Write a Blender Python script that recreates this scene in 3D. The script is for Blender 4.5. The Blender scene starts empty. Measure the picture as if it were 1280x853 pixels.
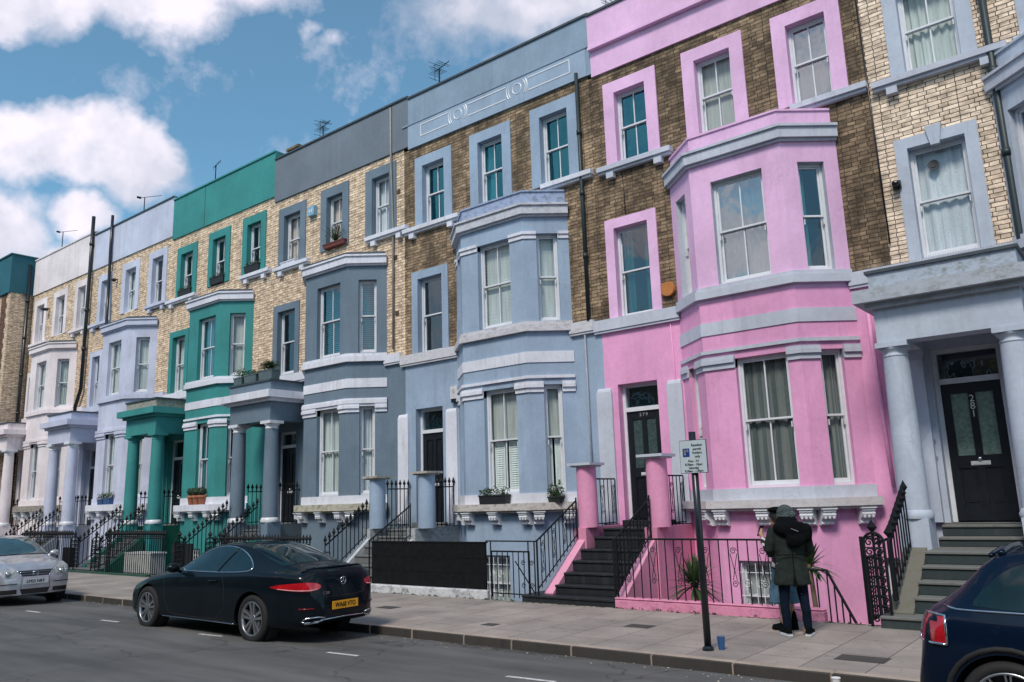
import bpy, bmesh, math, random
import numpy as np
from mathutils import Vector, Matrix
from mathutils.bvhtree import BVHTree
from mathutils.geometry import delaunay_2d_cdt
PI = math.pi
rnd = random.Random(7)
scene = bpy.context.scene
COL = scene.collection
CH = 1.9            # camera height
YF = 14.8           # facade plane
YB = 14.1           # bay front plane
ZR = -0.12          # road level

# ------------------------------------------------------------------ materials
def rgb(h):
    h = h.lstrip('#'); v = [int(h[i:i+2], 16)/255 for i in (0, 2, 4)]
    return tuple(((c/12.92) if c <= .04045 else ((c+.055)/1.055)**2.4) for c in v)
def newmat(name):
    m = bpy.data.materials.new(name); m.use_nodes = True
    nt = m.node_tree; b = nt.nodes['Principled BSDF']
    return m, nt, b
def N(nt, t, **kw):
    n = nt.nodes.new(t)
    for k, v in kw.items():
        if k.startswith('i_'):
            n.inputs[k[2:].replace('_', ' ')].default_value = v
        else: setattr(n, k, v)
    return n
def math_n(nt, op, a, b=None, clamp=False):
    n = nt.nodes.new('ShaderNodeMath'); n.operation = op; n.use_clamp = clamp
    for i, v in enumerate((a, b)):
        if v is None: continue
        if isinstance(v, (int, float)): n.inputs[i].default_value = v
        else: nt.links.new(v, n.inputs[i])
    return n.outputs[0]
def mixc(nt, fac, a, b, mode='MIX'):
    n = nt.nodes.new('ShaderNodeMix'); n.data_type = 'RGBA'; n.blend_type = mode
    if isinstance(fac, (int, float)): n.inputs[0].default_value = fac
    else: nt.links.new(fac, n.inputs[0])
    for i, v in ((6, a), (7, b)):
        if isinstance(v, tuple): n.inputs[i].default_value = (*v[:3], 1)
        else: nt.links.new(v, n.inputs[i])
    return n.outputs[2]
def ramp(nt, src, stops):
    r = nt.nodes.new('ShaderNodeValToRGB'); e = r.color_ramp.elements
    while len(e) < len(stops): e.new(.5)
    for i, (p, c) in enumerate(stops):
        e[i].position = p; e[i].color = (c, c, c, 1) if isinstance(c, (int, float)) else (*c[:3], 1)
    nt.links.new(src, r.inputs[0]); return r.outputs[0]
def pos(nt, sx=1, sy=1, sz=1):
    g = nt.nodes.new('ShaderNodeNewGeometry'); mp = nt.nodes.new('ShaderNodeVectorMath'); mp.operation = 'MULTIPLY'
    nt.links.new(g.outputs['Position'], mp.inputs[0]); mp.inputs[1].default_value = (sx, sy, sz)
    return mp.outputs[0]
def noise(nt, vec, scale, detail=4, rough=.55):
    n = nt.nodes.new('ShaderNodeTexNoise'); n.inputs['Scale'].default_value = scale
    n.inputs['Detail'].default_value = detail; n.inputs['Roughness'].default_value = rough
    nt.links.new(vec, n.inputs['Vector']); return n.outputs['Fac']
def bump(nt, b, h, strength=.3, dist=.01):
    n = nt.nodes.new('ShaderNodeBump'); n.inputs['Strength'].default_value = strength; n.inputs['Distance'].default_value = dist
    nt.links.new(h, n.inputs['Height']); nt.links.new(n.outputs[0], b.inputs['Normal'])
CACHE = {}
def plain(name, c, rough=.6, metal=0, var=.12, scale=6, spec=None, coat=0):
    k = ('plain', name)
    if k in CACHE: return CACHE[k]
    m, nt, b = newmat(name)
    n = noise(nt, pos(nt), scale, 4)
    f = ramp(nt, n, [(.3, 1-var), (.7, 1+var)])
    nt.links.new(mixc(nt, 1.0, tuple(c), f, 'MULTIPLY'), b.inputs['Base Color'])
    b.inputs['Roughness'].default_value = rough; b.inputs['Metallic'].default_value = metal
    if spec is not None: b.inputs['Specular IOR Level'].default_value = spec
    if coat: b.inputs['Coat Weight'].default_value = coat; b.inputs['Coat Roughness'].default_value = .03
    CACHE[k] = m; return m
def stucco(name, c, stain=.35, dirt=(.10, .085, .065), rough=.75):
    """painted render: soft mottling, vertical run-off streaks and small chips"""
    k = ('stucco', name)
    if k in CACHE: return CACHE[k]
    m, nt, b = newmat(name)
    big = noise(nt, pos(nt), .9, 5, .6)
    base = mixc(nt, 1.0, tuple(c), ramp(nt, big, [(.3, .85), (.7, 1.09)]), 'MULTIPLY')
    fine = noise(nt, pos(nt), 14, 3)
    base = mixc(nt, 1.0, base, ramp(nt, fine, [(.3, .95), (.7, 1.04)]), 'MULTIPLY')
    st = noise(nt, pos(nt, 7, 7, .7), 1.0, 6, .65)
    patch = noise(nt, pos(nt), .75, 4, .6)
    f = math_n(nt, 'MULTIPLY', ramp(nt, st, [(.50, 0.0), (.80, 1.0)]), ramp(nt, patch, [(.40, 0.0), (.68, 1.0)]))
    base = mixc(nt, math_n(nt, 'MULTIPLY', f, stain, True), base, tuple(dirt))
    s2 = noise(nt, pos(nt, 5, 5, .28), 1.0, 5, .7); p2 = noise(nt, pos(nt, 1, 1, .6), .5, 3, .5)
    f2 = math_n(nt, 'MULTIPLY', ramp(nt, s2, [(.52, 0.0), (.66, 1.0)]), ramp(nt, p2, [(.42, 0.0), (.62, 1.0)]))
    base = mixc(nt, math_n(nt, 'MULTIPLY', f2, .28+stain*.4, True), base, mixc(nt, .5, tuple(c), tuple(dirt)))
    vp_ = nt.nodes.new('ShaderNodeTexVoronoi'); vp_.feature = 'F1'; vp_.inputs['Scale'].default_value = .55; nt.links.new(pos(nt), vp_.inputs['Vector'])
    base = mixc(nt, 1.0, base, ramp(nt, vp_.outputs['Color'], [(.0, .93), (1.0, 1.06)]), 'MULTIPLY')
    wn = nt.nodes.new('ShaderNodeTexNoise'); wn.inputs['Scale'].default_value = 2.2; wn.inputs['Detail'].default_value = 3; nt.links.new(pos(nt), wn.inputs['Vector'])
    wa_ = nt.nodes.new('ShaderNodeVectorMath'); wa_.operation = 'ADD'; nt.links.new(pos(nt), wa_.inputs[0]); nt.links.new(wn.outputs['Color'], wa_.inputs[1])
    ck = nt.nodes.new('ShaderNodeTexVoronoi'); ck.feature = 'DISTANCE_TO_EDGE'; ck.inputs['Scale'].default_value = .62; nt.links.new(wa_.outputs[0], ck.inputs['Vector'])
    base = mixc(nt, math_n(nt, 'MULTIPLY', ramp(nt, ck.outputs['Distance'], [(.0018, .30), (.0045, 0.0)]), ramp(nt, p2, [(.54, 0.0), (.60, 1.0)])), base, tuple(dirt))
    nt.links.new(base, b.inputs['Base Color']); b.inputs['Roughness'].default_value = rough
    b.inputs['Specular IOR Level'].default_value = .35
    h = noise(nt, pos(nt), 38, 5, .7); bump(nt, b, h, .22, .006)
    CACHE[k] = m; return m
def mossy(name, c, amt=.8, moss=(.13, .12, .06)):
    """weathered coping: lichen spots along ledges"""
    k = ('mossy', name)
    if k in CACHE: return CACHE[k]
    m, nt, b = newmat(name)
    n1 = noise(nt, pos(nt, 1, 1, 1.6), 7, 7, .72); n2 = noise(nt, pos(nt), 1.3, 3)
    f = math_n(nt, 'MULTIPLY', ramp(nt, n1, [(.47, 0.0), (.62, 1.0)]), ramp(nt, n2, [(.35, .35), (.6, 1.0)]))
    col = mixc(nt, math_n(nt, 'MULTIPLY', f, amt, True), tuple(c), tuple(moss))
    n3 = noise(nt, pos(nt), 24, 4, .7)
    col = mixc(nt, ramp(nt, n3, [(.6, 0.0), (.72, .55)]), col, (.035, .032, .025))
    nt.links.new(col, b.inputs['Base Color']); b.inputs['Roughness'].default_value = .88
    bump(nt, b, n1, .4, .01)
    CACHE[k] = m; return m
def brick(name, c1, c2, mort, soot=.5, soot_col=(.06, .048, .035), soot_lo=.45, soot_hi=.62, light=None):
    k = ('brick', name)
    if k in CACHE: return CACHE[k]
    m, nt, b = newmat(name)
    g = nt.nodes.new('ShaderNodeNewGeometry'); s = nt.nodes.new('ShaderNodeSeparateXYZ'); nt.links.new(g.outputs['Position'], s.inputs[0])
    cb = nt.nodes.new('ShaderNodeCombineXYZ')
    nt.links.new(math_n(nt, 'ADD', s.outputs[0], s.outputs[1]), cb.inputs[0]); nt.links.new(s.outputs[2], cb.inputs[1])
    wob = noise(nt, pos(nt), 9, 2); wv = nt.nodes.new('ShaderNodeVectorMath'); wv.operation = 'ADD'
    wc = nt.nodes.new('ShaderNodeCombineXYZ'); nt.links.new(math_n(nt, 'MULTIPLY', wob, .009), wc.inputs[1]); nt.links.new(math_n(nt, 'MULTIPLY', wob, .02), wc.inputs[0])
    nt.links.new(cb.outputs[0], wv.inputs[0]); nt.links.new(wc.outputs[0], wv.inputs[1])
    t = nt.nodes.new('ShaderNodeTexBrick'); nt.links.new(wv.outputs[0], t.inputs['Vector'])
    t.offset = .5; t.offset_frequency = 2; t.squash = .62; t.squash_frequency = 2
    t.inputs['Scale'].default_value = 1; t.inputs['Brick Width'].default_value = .245; t.inputs['Row Height'].default_value = .0785
    t.inputs['Mortar Size'].default_value = .0070; t.inputs['Mortar Smooth'].default_value = .25; t.inputs['Bias'].default_value = 0
    t.inputs['Color1'].default_value = (*c1, 1); t.inputs['Color2'].default_value = (*c2, 1); t.inputs['Mortar'].default_value = (*mort, 1)
    col = t.outputs['Color']
    # single odd bricks: second brick pattern cell noise, coarse
    n0 = noise(nt, pos(nt, 4.2, 4.2, 12.7), 1.0, 1, .5)
    col = mixc(nt, 1.0, col, ramp(nt, n0, [(.32, .62), (.5, 1.0), (.68, 1.25)]), 'MULTIPLY')
    n1 = noise(nt, pos(nt, 1.1, 1.1, .45), 1.1, 6, .68)
    col = mixc(nt, math_n(nt, 'MULTIPLY', ramp(nt, n1, [(soot_lo, 0.0), (soot_hi, 1.0)]), soot, True), col, tuple(soot_col))
    n2 = noise(nt, pos(nt), 22, 4, .75)
    col = mixc(nt, 1.0, col, ramp(nt, n2, [(.3, .8), (.7, 1.16)]), 'MULTIPLY')
    nt.links.new(col, b.inputs['Base Color']); b.inputs['Roughness'].default_value = .9; b.inputs['Specular IOR Level'].default_value = .2
    h = math_n(nt, 'SUBTRACT', math_n(nt, 'MULTIPLY', n2, .35), t.outputs['Fac'])
    bump(nt, b, h, .75, .012)
    CACHE[k] = m; return m
def glass(name, tint=(.35, .6, .65), refl=.22, rough=.012, gcol=(.90, .93, .94)):
    k = ('glass', name)
    if k in CACHE: return CACHE[k]
    m, nt, b = newmat(name); nt.nodes.remove(b); out = nt.nodes['Material Output']
    tr = N(nt, 'ShaderNodeBsdfTransparent'); tr.inputs[0].default_value = (*tint, 1)
    gl = N(nt, 'ShaderNodeBsdfGlossy'); gl.inputs['Roughness'].default_value = rough; gl.inputs['Color'].default_value = (*gcol, 1)
    lw = N(nt, 'ShaderNodeLayerWeight'); lw.inputs[0].default_value = .5; fr = math_n(nt, 'MULTIPLY', math_n(nt, 'POWER', lw.outputs['Facing'], 4), .85)
    wob = noise(nt, pos(nt, 1, 1, .8), 2.6, 2); bp = N(nt, 'ShaderNodeBump'); bp.inputs['Strength'].default_value = .1; bp.inputs['Distance'].default_value = .05
    nt.links.new(wob, bp.inputs['Height']); nt.links.new(bp.outputs[0], gl.inputs['Normal'])
    f = math_n(nt, 'ADD', fr, refl, True)
    mx = N(nt, 'ShaderNodeMixShader'); nt.links.new(f, mx.inputs[0]); nt.links.new(tr.outputs[0], mx.inputs[1]); nt.links.new(gl.outputs[0], mx.inputs[2])
    nt.links.new(mx.outputs[0], out.inputs[0])
    CACHE[k] = m; return m
def fabric(name, c, stripe=0, pattern=False, c2=None):
    k = ('fabric', name)
    if k in CACHE: return CACHE[k]
    m, nt, b = newmat(name)
    n = noise(nt, pos(nt, 9, 9, .6), 1.5, 4, .6)
    col = mixc(nt, 1.0, tuple(c), ramp(nt, n, [(.3, .72), (.7, 1.12)]), 'MULTIPLY')
    if pattern:
        v = nt.nodes.new('ShaderNodeTexVoronoi'); v.feature = 'DISTANCE_TO_EDGE'; v.inputs['Scale'].default_value = 19
        vn = nt.nodes.new('ShaderNodeTexNoise'); vn.inputs['Scale'].default_value = 9; nt.links.new(pos(nt), vn.inputs['Vector']); va = nt.nodes.new('ShaderNodeVectorMath'); va.operation = 'ADD'; nt.links.new(pos(nt), va.inputs[0]); nt.links.new(vn.outputs['Color'], va.inputs[1]); nt.links.new(va.outputs[0], v.inputs['Vector'])
        col = mixc(nt, ramp(nt, v.outputs['Distance'], [(.03, .55), (.16, 0.0)]), col, tuple(c2 or (.2, .2, .22)))
    nt.links.new(col, b.inputs['Base Color']); b.inputs['Roughness'].default_value = .9
    CACHE[k] = m; return m

# ------------------------------------------------------------------ mesh builder
class MB:
    def __init__(s): s.v = []; s.f = []; s.m = []; s.sm = []; s.cm = 0; s.smooth = False; s.cuts = []
    def cut(s):
        """what follows becomes an object of its own"""
        if s.f and (not s.cuts or s.cuts[-1] != len(s.f)): s.cuts.append(len(s.f))
        return s
    def add(s, vs, fs):
        o = len(s.v); s.v += [tuple(p) for p in vs]
        for f in fs: s.f.append(tuple(i+o for i in f)); s.m.append(s.cm); s.sm.append(s.smooth)
        return s
    def box(s, x0, x1, y0, y1, z0, z1):
        return s.add([(x0,y0,z0),(x1,y0,z0),(x1,y1,z0),(x0,y1,z0),(x0,y0,z1),(x1,y0,z1),(x1,y1,z1),(x0,y1,z1)],
                     [(0,3,2,1),(4,5,6,7),(0,1,5,4),(1,2,6,5),(2,3,7,6),(3,0,4,7)])
    def bf(s, F, u0, u1, n0, n1, z0, z1):          # box in a facade frame; n is outward
        P = [F(u0,n1,z0),F(u1,n1,z0),F(u1,n0,z0),F(u0,n0,z0),F(u0,n1,z1),F(u1,n1,z1),F(u1,n0,z1),F(u0,n0,z1)]
        return s.add(P, [(0,3,2,1),(4,5,6,7),(0,1,5,4),(1,2,6,5),(2,3,7,6),(3,0,4,7)])
    def quad(s, a, b, c, d): return s.add([a,b,c,d], [(0,1,2,3)])
    def prism(s, plan, z0, z1):
        n = len(plan); vs = [(x,y,z0) for x,y in plan]+[(x,y,z1) for x,y in plan]
        fs = [tuple(range(n))[::-1], tuple(range(n,2*n))]+[(i,(i+1)%n,n+(i+1)%n,n+i) for i in range(n)]
        return s.add(vs, fs)
    def prism_x(s, poly, x0, x1):                   # poly in (y,z)
        n = len(poly); vs = [(x0,y,z) for y,z in poly]+[(x1,y,z) for y,z in poly]
        fs = [tuple(range(n)), tuple(range(n,2*n))[::-1]]+[((i+1)%n,i,n+i,n+(i+1)%n) for i in range(n)]
        return s.add(vs, fs)
    def ribbon(s, path, z0, z1, out, inn=.02):      # path (x,y) left to right seen from the street; outward is towards the street
        a = offset_path(path, out); b = offset_path(path, -inn)
        for i in range(len(path)-1):
            P = [a[i], a[i+1], b[i+1], b[i]]
            vs = [(x,y,z0) for x,y in P]+[(x,y,z1) for x,y in P]
            fs = [(0,3,2,1),(4,5,6,7),(0,1,5,4),(2,3,7,6)]
            if i == 0: fs.append((3,0,4,7))
            if i == len(path)-2: fs.append((1,2,6,5))
            s.add(vs, fs)
        return s
    def tube(s, pts, r, n=6, caps=True):
        pts = [Vector(p) for p in pts]; rr = r if isinstance(r, (list, tuple)) else [r]*len(pts)
        rings = []; up = Vector((0,0,1)); pa = None
        for i, p in enumerate(pts):
            t = (pts[min(i+1,len(pts)-1)]-pts[max(i-1,0)]).normalized()
            if i == 0 or pa is None:
                a = t.cross(up)
                if a.length < .3: a = t.cross(Vector((1,0,0)))
            else:
                a = pa-t*pa.dot(t)
                if a.length < .05: a = t.cross(up) if t.cross(up).length > .1 else t.cross(Vector((1,0,0)))
            a.normalize(); pa = a.copy(); b = t.cross(a).normalized()
            rings.append([p+(a*math.cos(2*PI*k/n)+b*math.sin(2*PI*k/n))*rr[i] for k in range(n)])
        vs = [q for r_ in rings for q in r_]; fs = []
        for i in range(len(pts)-1):
            for k in range(n): fs.append((i*n+k, i*n+(k+1)%n, (i+1)*n+(k+1)%n, (i+1)*n+k))
        if caps: fs += [tuple(range(n))[::-1], tuple((len(pts)-1)*n+k for k in range(n))]
        return s.add(vs, fs)
    def lathe(s, c, prof, n=24, axis='z', caps=True):  # prof (r, h)
        vs = []; fs = []
        for r, h in prof:
            for k in range(n):
                a = 2*PI*k/n; p = (r*math.cos(a), r*math.sin(a), h)
                if axis == 'y': p = (p[0], p[2], p[1])
                if axis == 'x': p = (p[2], p[0], p[1])
                vs.append((c[0]+p[0], c[1]+p[1], c[2]+p[2]))
        for i in range(len(prof)-1):
            for k in range(n): fs.append((i*n+k, i*n+(k+1)%n, (i+1)*n+(k+1)%n, (i+1)*n+k))
        s.add(vs, fs)
        if caps:
            sm, s.smooth = s.smooth, False; s.add(vs[:n], [tuple(range(n))[::-1]]); s.add(vs[-n:], [tuple(range(n))]); s.smooth = sm
        return s
    def ellipsoid(s, c, r, n=12, m=8, M=None):
        vs = [];fs = []
        for j in range(m+1):
            t = PI*j/m
            for k in range(n):
                a = 2*PI*k/n; p = Vector((r[0]*math.sin(t)*math.cos(a), r[1]*math.sin(t)*math.sin(a), -r[2]*math.cos(t)))
                if M: p = M @ p
                vs.append((c[0]+p.x, c[1]+p.y, c[2]+p.z))
        for j in range(m):
            for k in range(n): fs.append((j*n+k, j*n+(k+1)%n, (j+1)*n+(k+1)%n, (j+1)*n+k))
        return s.add(vs, fs)
    def build(s, name, mats, parent=None, origin=None, smooth=None, bevel=0):
        if not s.f: return None
        cuts = [c for c in s.cuts if c < len(s.f)]
        if cuts:
            first = None; ed = [0]+cuts+[len(s.f)]
            for a, b in zip(ed[:-1], ed[1:]):
                q = MB(); used = sorted({i for f in s.f[a:b] for i in f}); mp = {u: k for k, u in enumerate(used)}
                q.v = [s.v[u] for u in used]; q.f = [tuple(mp[i] for i in f) for f in s.f[a:b]]; q.m = s.m[a:b]; q.sm = s.sm[a:b]
                o = q.build(name, mats, parent, origin, smooth, bevel); first = first or o
            return first
        if origin is None: origin = parent_world(parent) if parent else Vector((0,0,0))
        origin = Vector(origin)
        me = bpy.data.meshes.new(name)
        me.from_pydata([tuple(Vector(p)-origin) for p in s.v], [], s.f); me.update()
        for mm in (mats if isinstance(mats, (list, tuple)) else [mats]): me.materials.append(mm)
        me.polygons.foreach_set('material_index', s.m)
        sm = [smooth]*len(s.f) if smooth is not None else s.sm
        me.polygons.foreach_set('use_smooth', sm)
        o = bpy.data.objects.new(name, me); COL.objects.link(o)
        if parent:
            o.parent = parent; o.location = origin-parent_world(parent)
        else: o.location = origin
        if bevel:
            b = o.modifiers.new('edge', 'BEVEL'); b.width = bevel; b.segments = 1; b.limit_method = 'ANGLE'; b.angle_limit = math.radians(50)
        WORLDLOC[o.name] = origin
        return o
WORLDLOC = {}
def parent_world(o): return Vector(WORLDLOC[o.name])
def empty(name, loc, label, cat, group=None):
    o = bpy.data.objects.new(name, None); COL.objects.link(o); o.location = loc; o.empty_display_size = .2
    WORLDLOC[o.name] = Vector(loc); tag(o, label, cat, group); return o
def tag(o, label, cat, group=None):
    o['label'] = label; o['category'] = cat
    if group: o['group'] = group
    return o
def struct(o): o['kind'] = 'structure'; return o
def offset_path(path, d):
    out = []
    n = len(path)
    def nrm(a, b):
        dx, dy = b[0]-a[0], b[1]-a[1]; L = math.hypot(dx, dy) or 1
        return (dy/L, -dx/L)       # to the right of travel = towards the street (-Y) when travelling +X
    for i in range(n):
        if i == 0: q = nrm(path[0], path[1]); out.append((path[0][0]+q[0]*d, path[0][1]+q[1]*d)); continue
        if i == n-1: q = nrm(path[-2], path[-1]); out.append((path[-1][0]+q[0]*d, path[-1][1]+q[1]*d)); continue
        a = nrm(path[i-1], path[i]); b = nrm(path[i], path[i+1])
        k = 1+a[0]*b[0]+a[1]*b[1]
        out.append((path[i][0]+(a[0]+b[0])/k*d, path[i][1]+(a[1]+b[1])/k*d))
    return out
def frame(ox, oy, tx, ty):
    L = math.hypot(tx-ox, ty-oy); dx, dy = (tx-ox)/L, (ty-oy)/L
    def F(u, n, z): return (ox+dx*u+dy*n, oy+dy*u-dx*n, z)
    F.L = L; return F
def FF(u, n, z): return (u, YF-n, z)            # facade frame: u is world x
def wall_holes(mb, rv, F, u0, u1, z0, z1, holes, depth=.3, n=0, top=False, ends=False):
    """front sheet with rectangular openings; rv receives the reveals"""
    us = sorted({u0, u1, *[h[0] for h in holes], *[h[1] for h in holes]}); zs = sorted({z0, z1, *[h[2] for h in holes], *[h[3] for h in holes]})
    us = [u for u in us if u0 <= u <= u1]; zs = [z for z in zs if z0 <= z <= z1]
    for i in range(len(us)-1):
        for j in range(len(zs)-1):
            cu, cz = (us[i]+us[i+1])/2, (zs[j]+zs[j+1])/2
            if any(h[0] < cu < h[1] and h[2] < cz < h[3] for h in holes): continue
            mb.quad(F(us[i], n, zs[j]), F(us[i+1], n, zs[j]), F(us[i+1], n, zs[j+1]), F(us[i], n, zs[j+1]))
    for a, b, c, d in holes:
        rv.quad(F(a,n,c), F(a,n,d), F(a,n-depth,d), F(a,n-depth,c)); rv.quad(F(b,n,d), F(b,n,c), F(b,n-depth,c), F(b,n-depth,d))
        rv.quad(F(a,n,d), F(b,n,d), F(b,n-depth,d), F(a,n-depth,d)); rv.quad(F(b,n,c), F(a,n,c), F(a,n-depth,c), F(b,n-depth,c))
    if top: mb.quad(F(u0,n,z1), F(u1,n,z1), F(u1,n-depth,z1), F(u0,n-depth,z1))
    if ends:
        mb.quad(F(u0,n,z0), F(u0,n,z1), F(u0,n-depth,z1), F(u0,n-depth,z0)); mb.quad(F(u1,n,z1), F(u1,n,z0), F(u1,n-depth,z0), F(u1,n-depth,z1))
_tc = {}
def text_mesh(txt, size, depth=.002, align='CENTER'):
    k = (txt, size, depth, align)
    if k in _tc: return _tc[k]
    cu = bpy.data.curves.new('t', 'FONT'); cu.body = txt; cu.size = size; cu.extrude = depth; cu.align_x = align; cu.align_y = 'CENTER'; cu.resolution_u = 3
    o = bpy.data.objects.new('t', cu); COL.objects.link(o); dg = bpy.context.evaluated_depsgraph_get()
    me = o.evaluated_get(dg).to_mesh(); vs = [tuple(v.co) for v in me.vertices]; fs = [tuple(p.vertices) for p in me.polygons]
    o.evaluated_get(dg).to_mesh_clear(); bpy.data.objects.remove(o); bpy.data.curves.remove(cu)
    _tc[k] = (vs, fs); return vs, fs
def add_text(mb, txt, size, T, depth=.002, bold=0, sx=1.0):   # T maps (x, y, h) to world
    vs, fs = text_mesh(txt, size, depth)
    mb.add([T(v[0]*sx, v[1], v[2]+depth) for v in vs], fs)
    if bold:
        for dx in (-bold, bold): mb.add([T(v[0]*sx+dx, v[1], v[2]+depth) for v in vs], fs)
# ------------------------------------------------------------------ camera
yaw, pit, roll, fpx = 0.670481205, 0.195126997, -0.0327045696, 1002.787
cy, sy = math.cos(yaw), math.sin(yaw)
fwd = Vector((-sy, cy, 0)); right = Vector((cy, sy, 0)); up = Vector((0, 0, 1))
f2 = fwd*math.cos(pit)+up*math.sin(pit); u2 = -fwd*math.sin(pit)+up*math.cos(pit)
r3 = right*math.cos(roll)+u2*math.sin(roll); u3 = -right*math.sin(roll)+u2*math.cos(roll)
cd = bpy.data.cameras.new('camera'); cam = bpy.data.objects.new('camera', cd); COL.objects.link(cam)
M = Matrix((r3, u3, -f2)).transposed().to_4x4(); M.translation = Vector((0, 0, CH)); cam.matrix_world = M
cd.sensor_width = 36; cd.lens = 36*fpx/1280; cd.clip_start = .05; cd.clip_end = 3000; scene.camera = cam
def pixdir(x, y):
    return (r3*((x-640)/fpx)-u3*((y-426.5)/fpx)+f2).normalized()
def on_plane(x, y, Y):
    d = pixdir(x, y); return Vector((0,0,CH))+d*(Y/d.y)

# ------------------------------------------------------------------ sky
SUN_EL, SUN_AZ = math.radians(50), math.radians(14)     # azimuth: from -Y (behind the camera) towards +X
sun_dir = Vector((math.sin(SUN_AZ)*math.cos(SUN_EL), -math.cos(SUN_AZ)*math.cos(SUN_EL), math.sin(SUN_EL)))
w = bpy.data.worlds.new('World'); scene.world = w; w.use_nodes = True; nt = w.node_tree
bg = nt.nodes['Background']; SKY_STRENGTH = .115
sky = nt.nodes.new('ShaderNodeTexSky'); sky.sky_type = 'NISHITA'; sky.sun_disc = False
sky.sun_elevation = SUN_EL; sky.sun_rotation = math.atan2(sun_dir.x, sun_dir.y); sky.altitude = 0; sky.air_density = 1.0; sky.dust_density = .6; sky.ozone_density = 1.6
tc = nt.nodes.new('ShaderNodeTexCoord'); D = tc.outputs['Generated']
skycol = mixc(nt, 1.0, sky.outputs[0], (.58, .97, 1.0), 'MULTIPLY')
skycol = mixc(nt, .10, skycol, (3.3, 4.3, 4.6))
def dot(vec, c):
    n = nt.nodes.new('ShaderNodeVectorMath'); n.operation = 'DOT_PRODUCT'; nt.links.new(vec, n.inputs[0]); n.inputs[1].default_value = tuple(c); return n.outputs['Value']
n1 = noise(nt, D, 13.0, 6, .62)
nz = nt.nodes.new('ShaderNodeTexNoise'); nz.inputs['Scale'].default_value = 5.5; nz.inputs['Detail'].default_value = 5; nz.inputs['Roughness'].default_value = .62
nt.links.new(D, nz.inputs['Vector'])
wv = nt.nodes.new('ShaderNodeVectorMath'); wv.operation = 'SUBTRACT'; nt.links.new(nz.outputs['Color'], wv.inputs[0]); wv.inputs[1].default_value = (.5, .5, .5)
ws = nt.nodes.new('ShaderNodeVectorMath'); ws.operation = 'SCALE'; nt.links.new(wv.outputs[0], ws.inputs[0]); ws.inputs['Scale'].default_value = .11
wa = nt.nodes.new('ShaderNodeVectorMath'); wa.operation = 'ADD'; nt.links.new(D, wa.inputs[0]); nt.links.new(ws.outputs[0], wa.inputs[1])
DW = wa.outputs[0]
# cloud banks, each given by the direction it lies in and its angular half-sizes (radians)
def bank(x, y, rx, ry, ang=0, soft=.5, amt=1.0, c=None):
    c = c or pixdir(x, y); a = r3*math.cos(ang)-u3*math.sin(ang); a = (a-c*a.dot(c)).normalized(); b = c.cross(a)
    u = math_n(nt, 'MULTIPLY', dot(DW, a), fpx/rx); v = math_n(nt, 'MULTIPLY', dot(DW, b), fpx/ry)
    r = math_n(nt, 'SQRT', math_n(nt, 'ADD', math_n(nt, 'POWER', u, 2), math_n(nt, 'POWER', v, 2)))
    mr = nt.nodes.new('ShaderNodeMapRange'); nt.links.new(r, mr.inputs[0]); mr.inputs[1].default_value = 1+soft; mr.inputs[2].default_value = 1-soft; mr.inputs[3].default_value = 0; mr.inputs[4].default_value = amt
    front = math_n(nt, 'GREATER_THAN', dot(D, c), 0)
    return math_n(nt, 'MULTIPLY', mr.outputs[0], front)
BANKS = [(40,-20,120,48,.12,.35,1),(190,0,85,52,.3,.4,1),(120,-35,190,55,.1,.3,1),(110,190,90,46,.22,.28,1),(25,175,75,42,0,.3,1),(155,225,45,32,.5,.35,1),(-15,285,60,42,.3,.3,1),(105,272,40,24,.2,.4,1),(175,200,38,32,0,.3,1),(30,325,90,26,0,.5,.9),
         (625,8,115,44,-.05,.75,.9),(700,-40,170,70,0,.6,1),(560,40,70,35,.1,.9,.5),(650,70,90,38,-.3,.9,.55),(431,52,12,10,0,.8,.42),(396,42,14,8,-.7,.8,.40),(330,200,170,60,.4,.95,.25),(420,120,120,45,-.3,.95,.22),(15,262,40,22,.1,.7,.8)]
m = None
for B in BANKS:
    k = bank(*B); m = k if m is None else math_n(nt, 'MAXIMUM', m, k)
for cdir, rx, ry in (((-.25, -.85, .44), 200, 95), ((-.36, -.90, .30), 150, 45), ((.05, -.85, .5), 240, 160), ((-.75, -.6, .35), 120, 60)):
    m = math_n(nt, 'MAXIMUM', m, bank(0, 0, rx, ry, .3, .6, 1.0, Vector(cdir).normalized()))
# broken cloud over the rest of the sky (behind and above the camera)
sep = nt.nodes.new('ShaderNodeSeparateXYZ'); nt.links.new(D, sep.inputs[0])
gen = noise(nt, D, 2.6, 3, .58); gen = ramp(nt, gen, [(.46, 0.0), (.62, 1.0)])
away = nt.nodes.new('ShaderNodeMapRange'); nt.links.new(dot(D, pixdir(330, 160)), away.inputs[0]); away.inputs[1].default_value = .78; away.inputs[2].default_value = .50
m = math_n(nt, 'MAXIMUM', m, math_n(nt, 'MULTIPLY', gen, away.outputs[0]))
edge = math_n(nt, 'ADD', m, math_n(nt, 'MULTIPLY', math_n(nt, 'SUBTRACT', n1, .5), 1.5))
edge = math_n(nt, 'MULTIPLY', edge, math_n(nt, 'GREATER_THAN', m, .001))
cm = ramp(nt, edge, [(.22, 0.0), (.50, .38), (.78, .86), (1.0, 1.0)])
shade = noise(nt, DW, 6.5, 4, .6)
cc = mixc(nt, ramp(nt, shade, [(.36, 0.0), (.60, 1.0)]), (3.9, 4.1, 4.9), (6.6, 6.2, 6.9))
fin = mixc(nt, cm, skycol, cc)
nt.links.new(fin, bg.inputs[0]); bg.inputs[1].default_value = SKY_STRENGTH
sl = bpy.data.lights.new('sun', 'SUN'); sl.energy = 2.0; sl.angle = math.radians(14); sl.color = (1, .91, .81)
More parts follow.
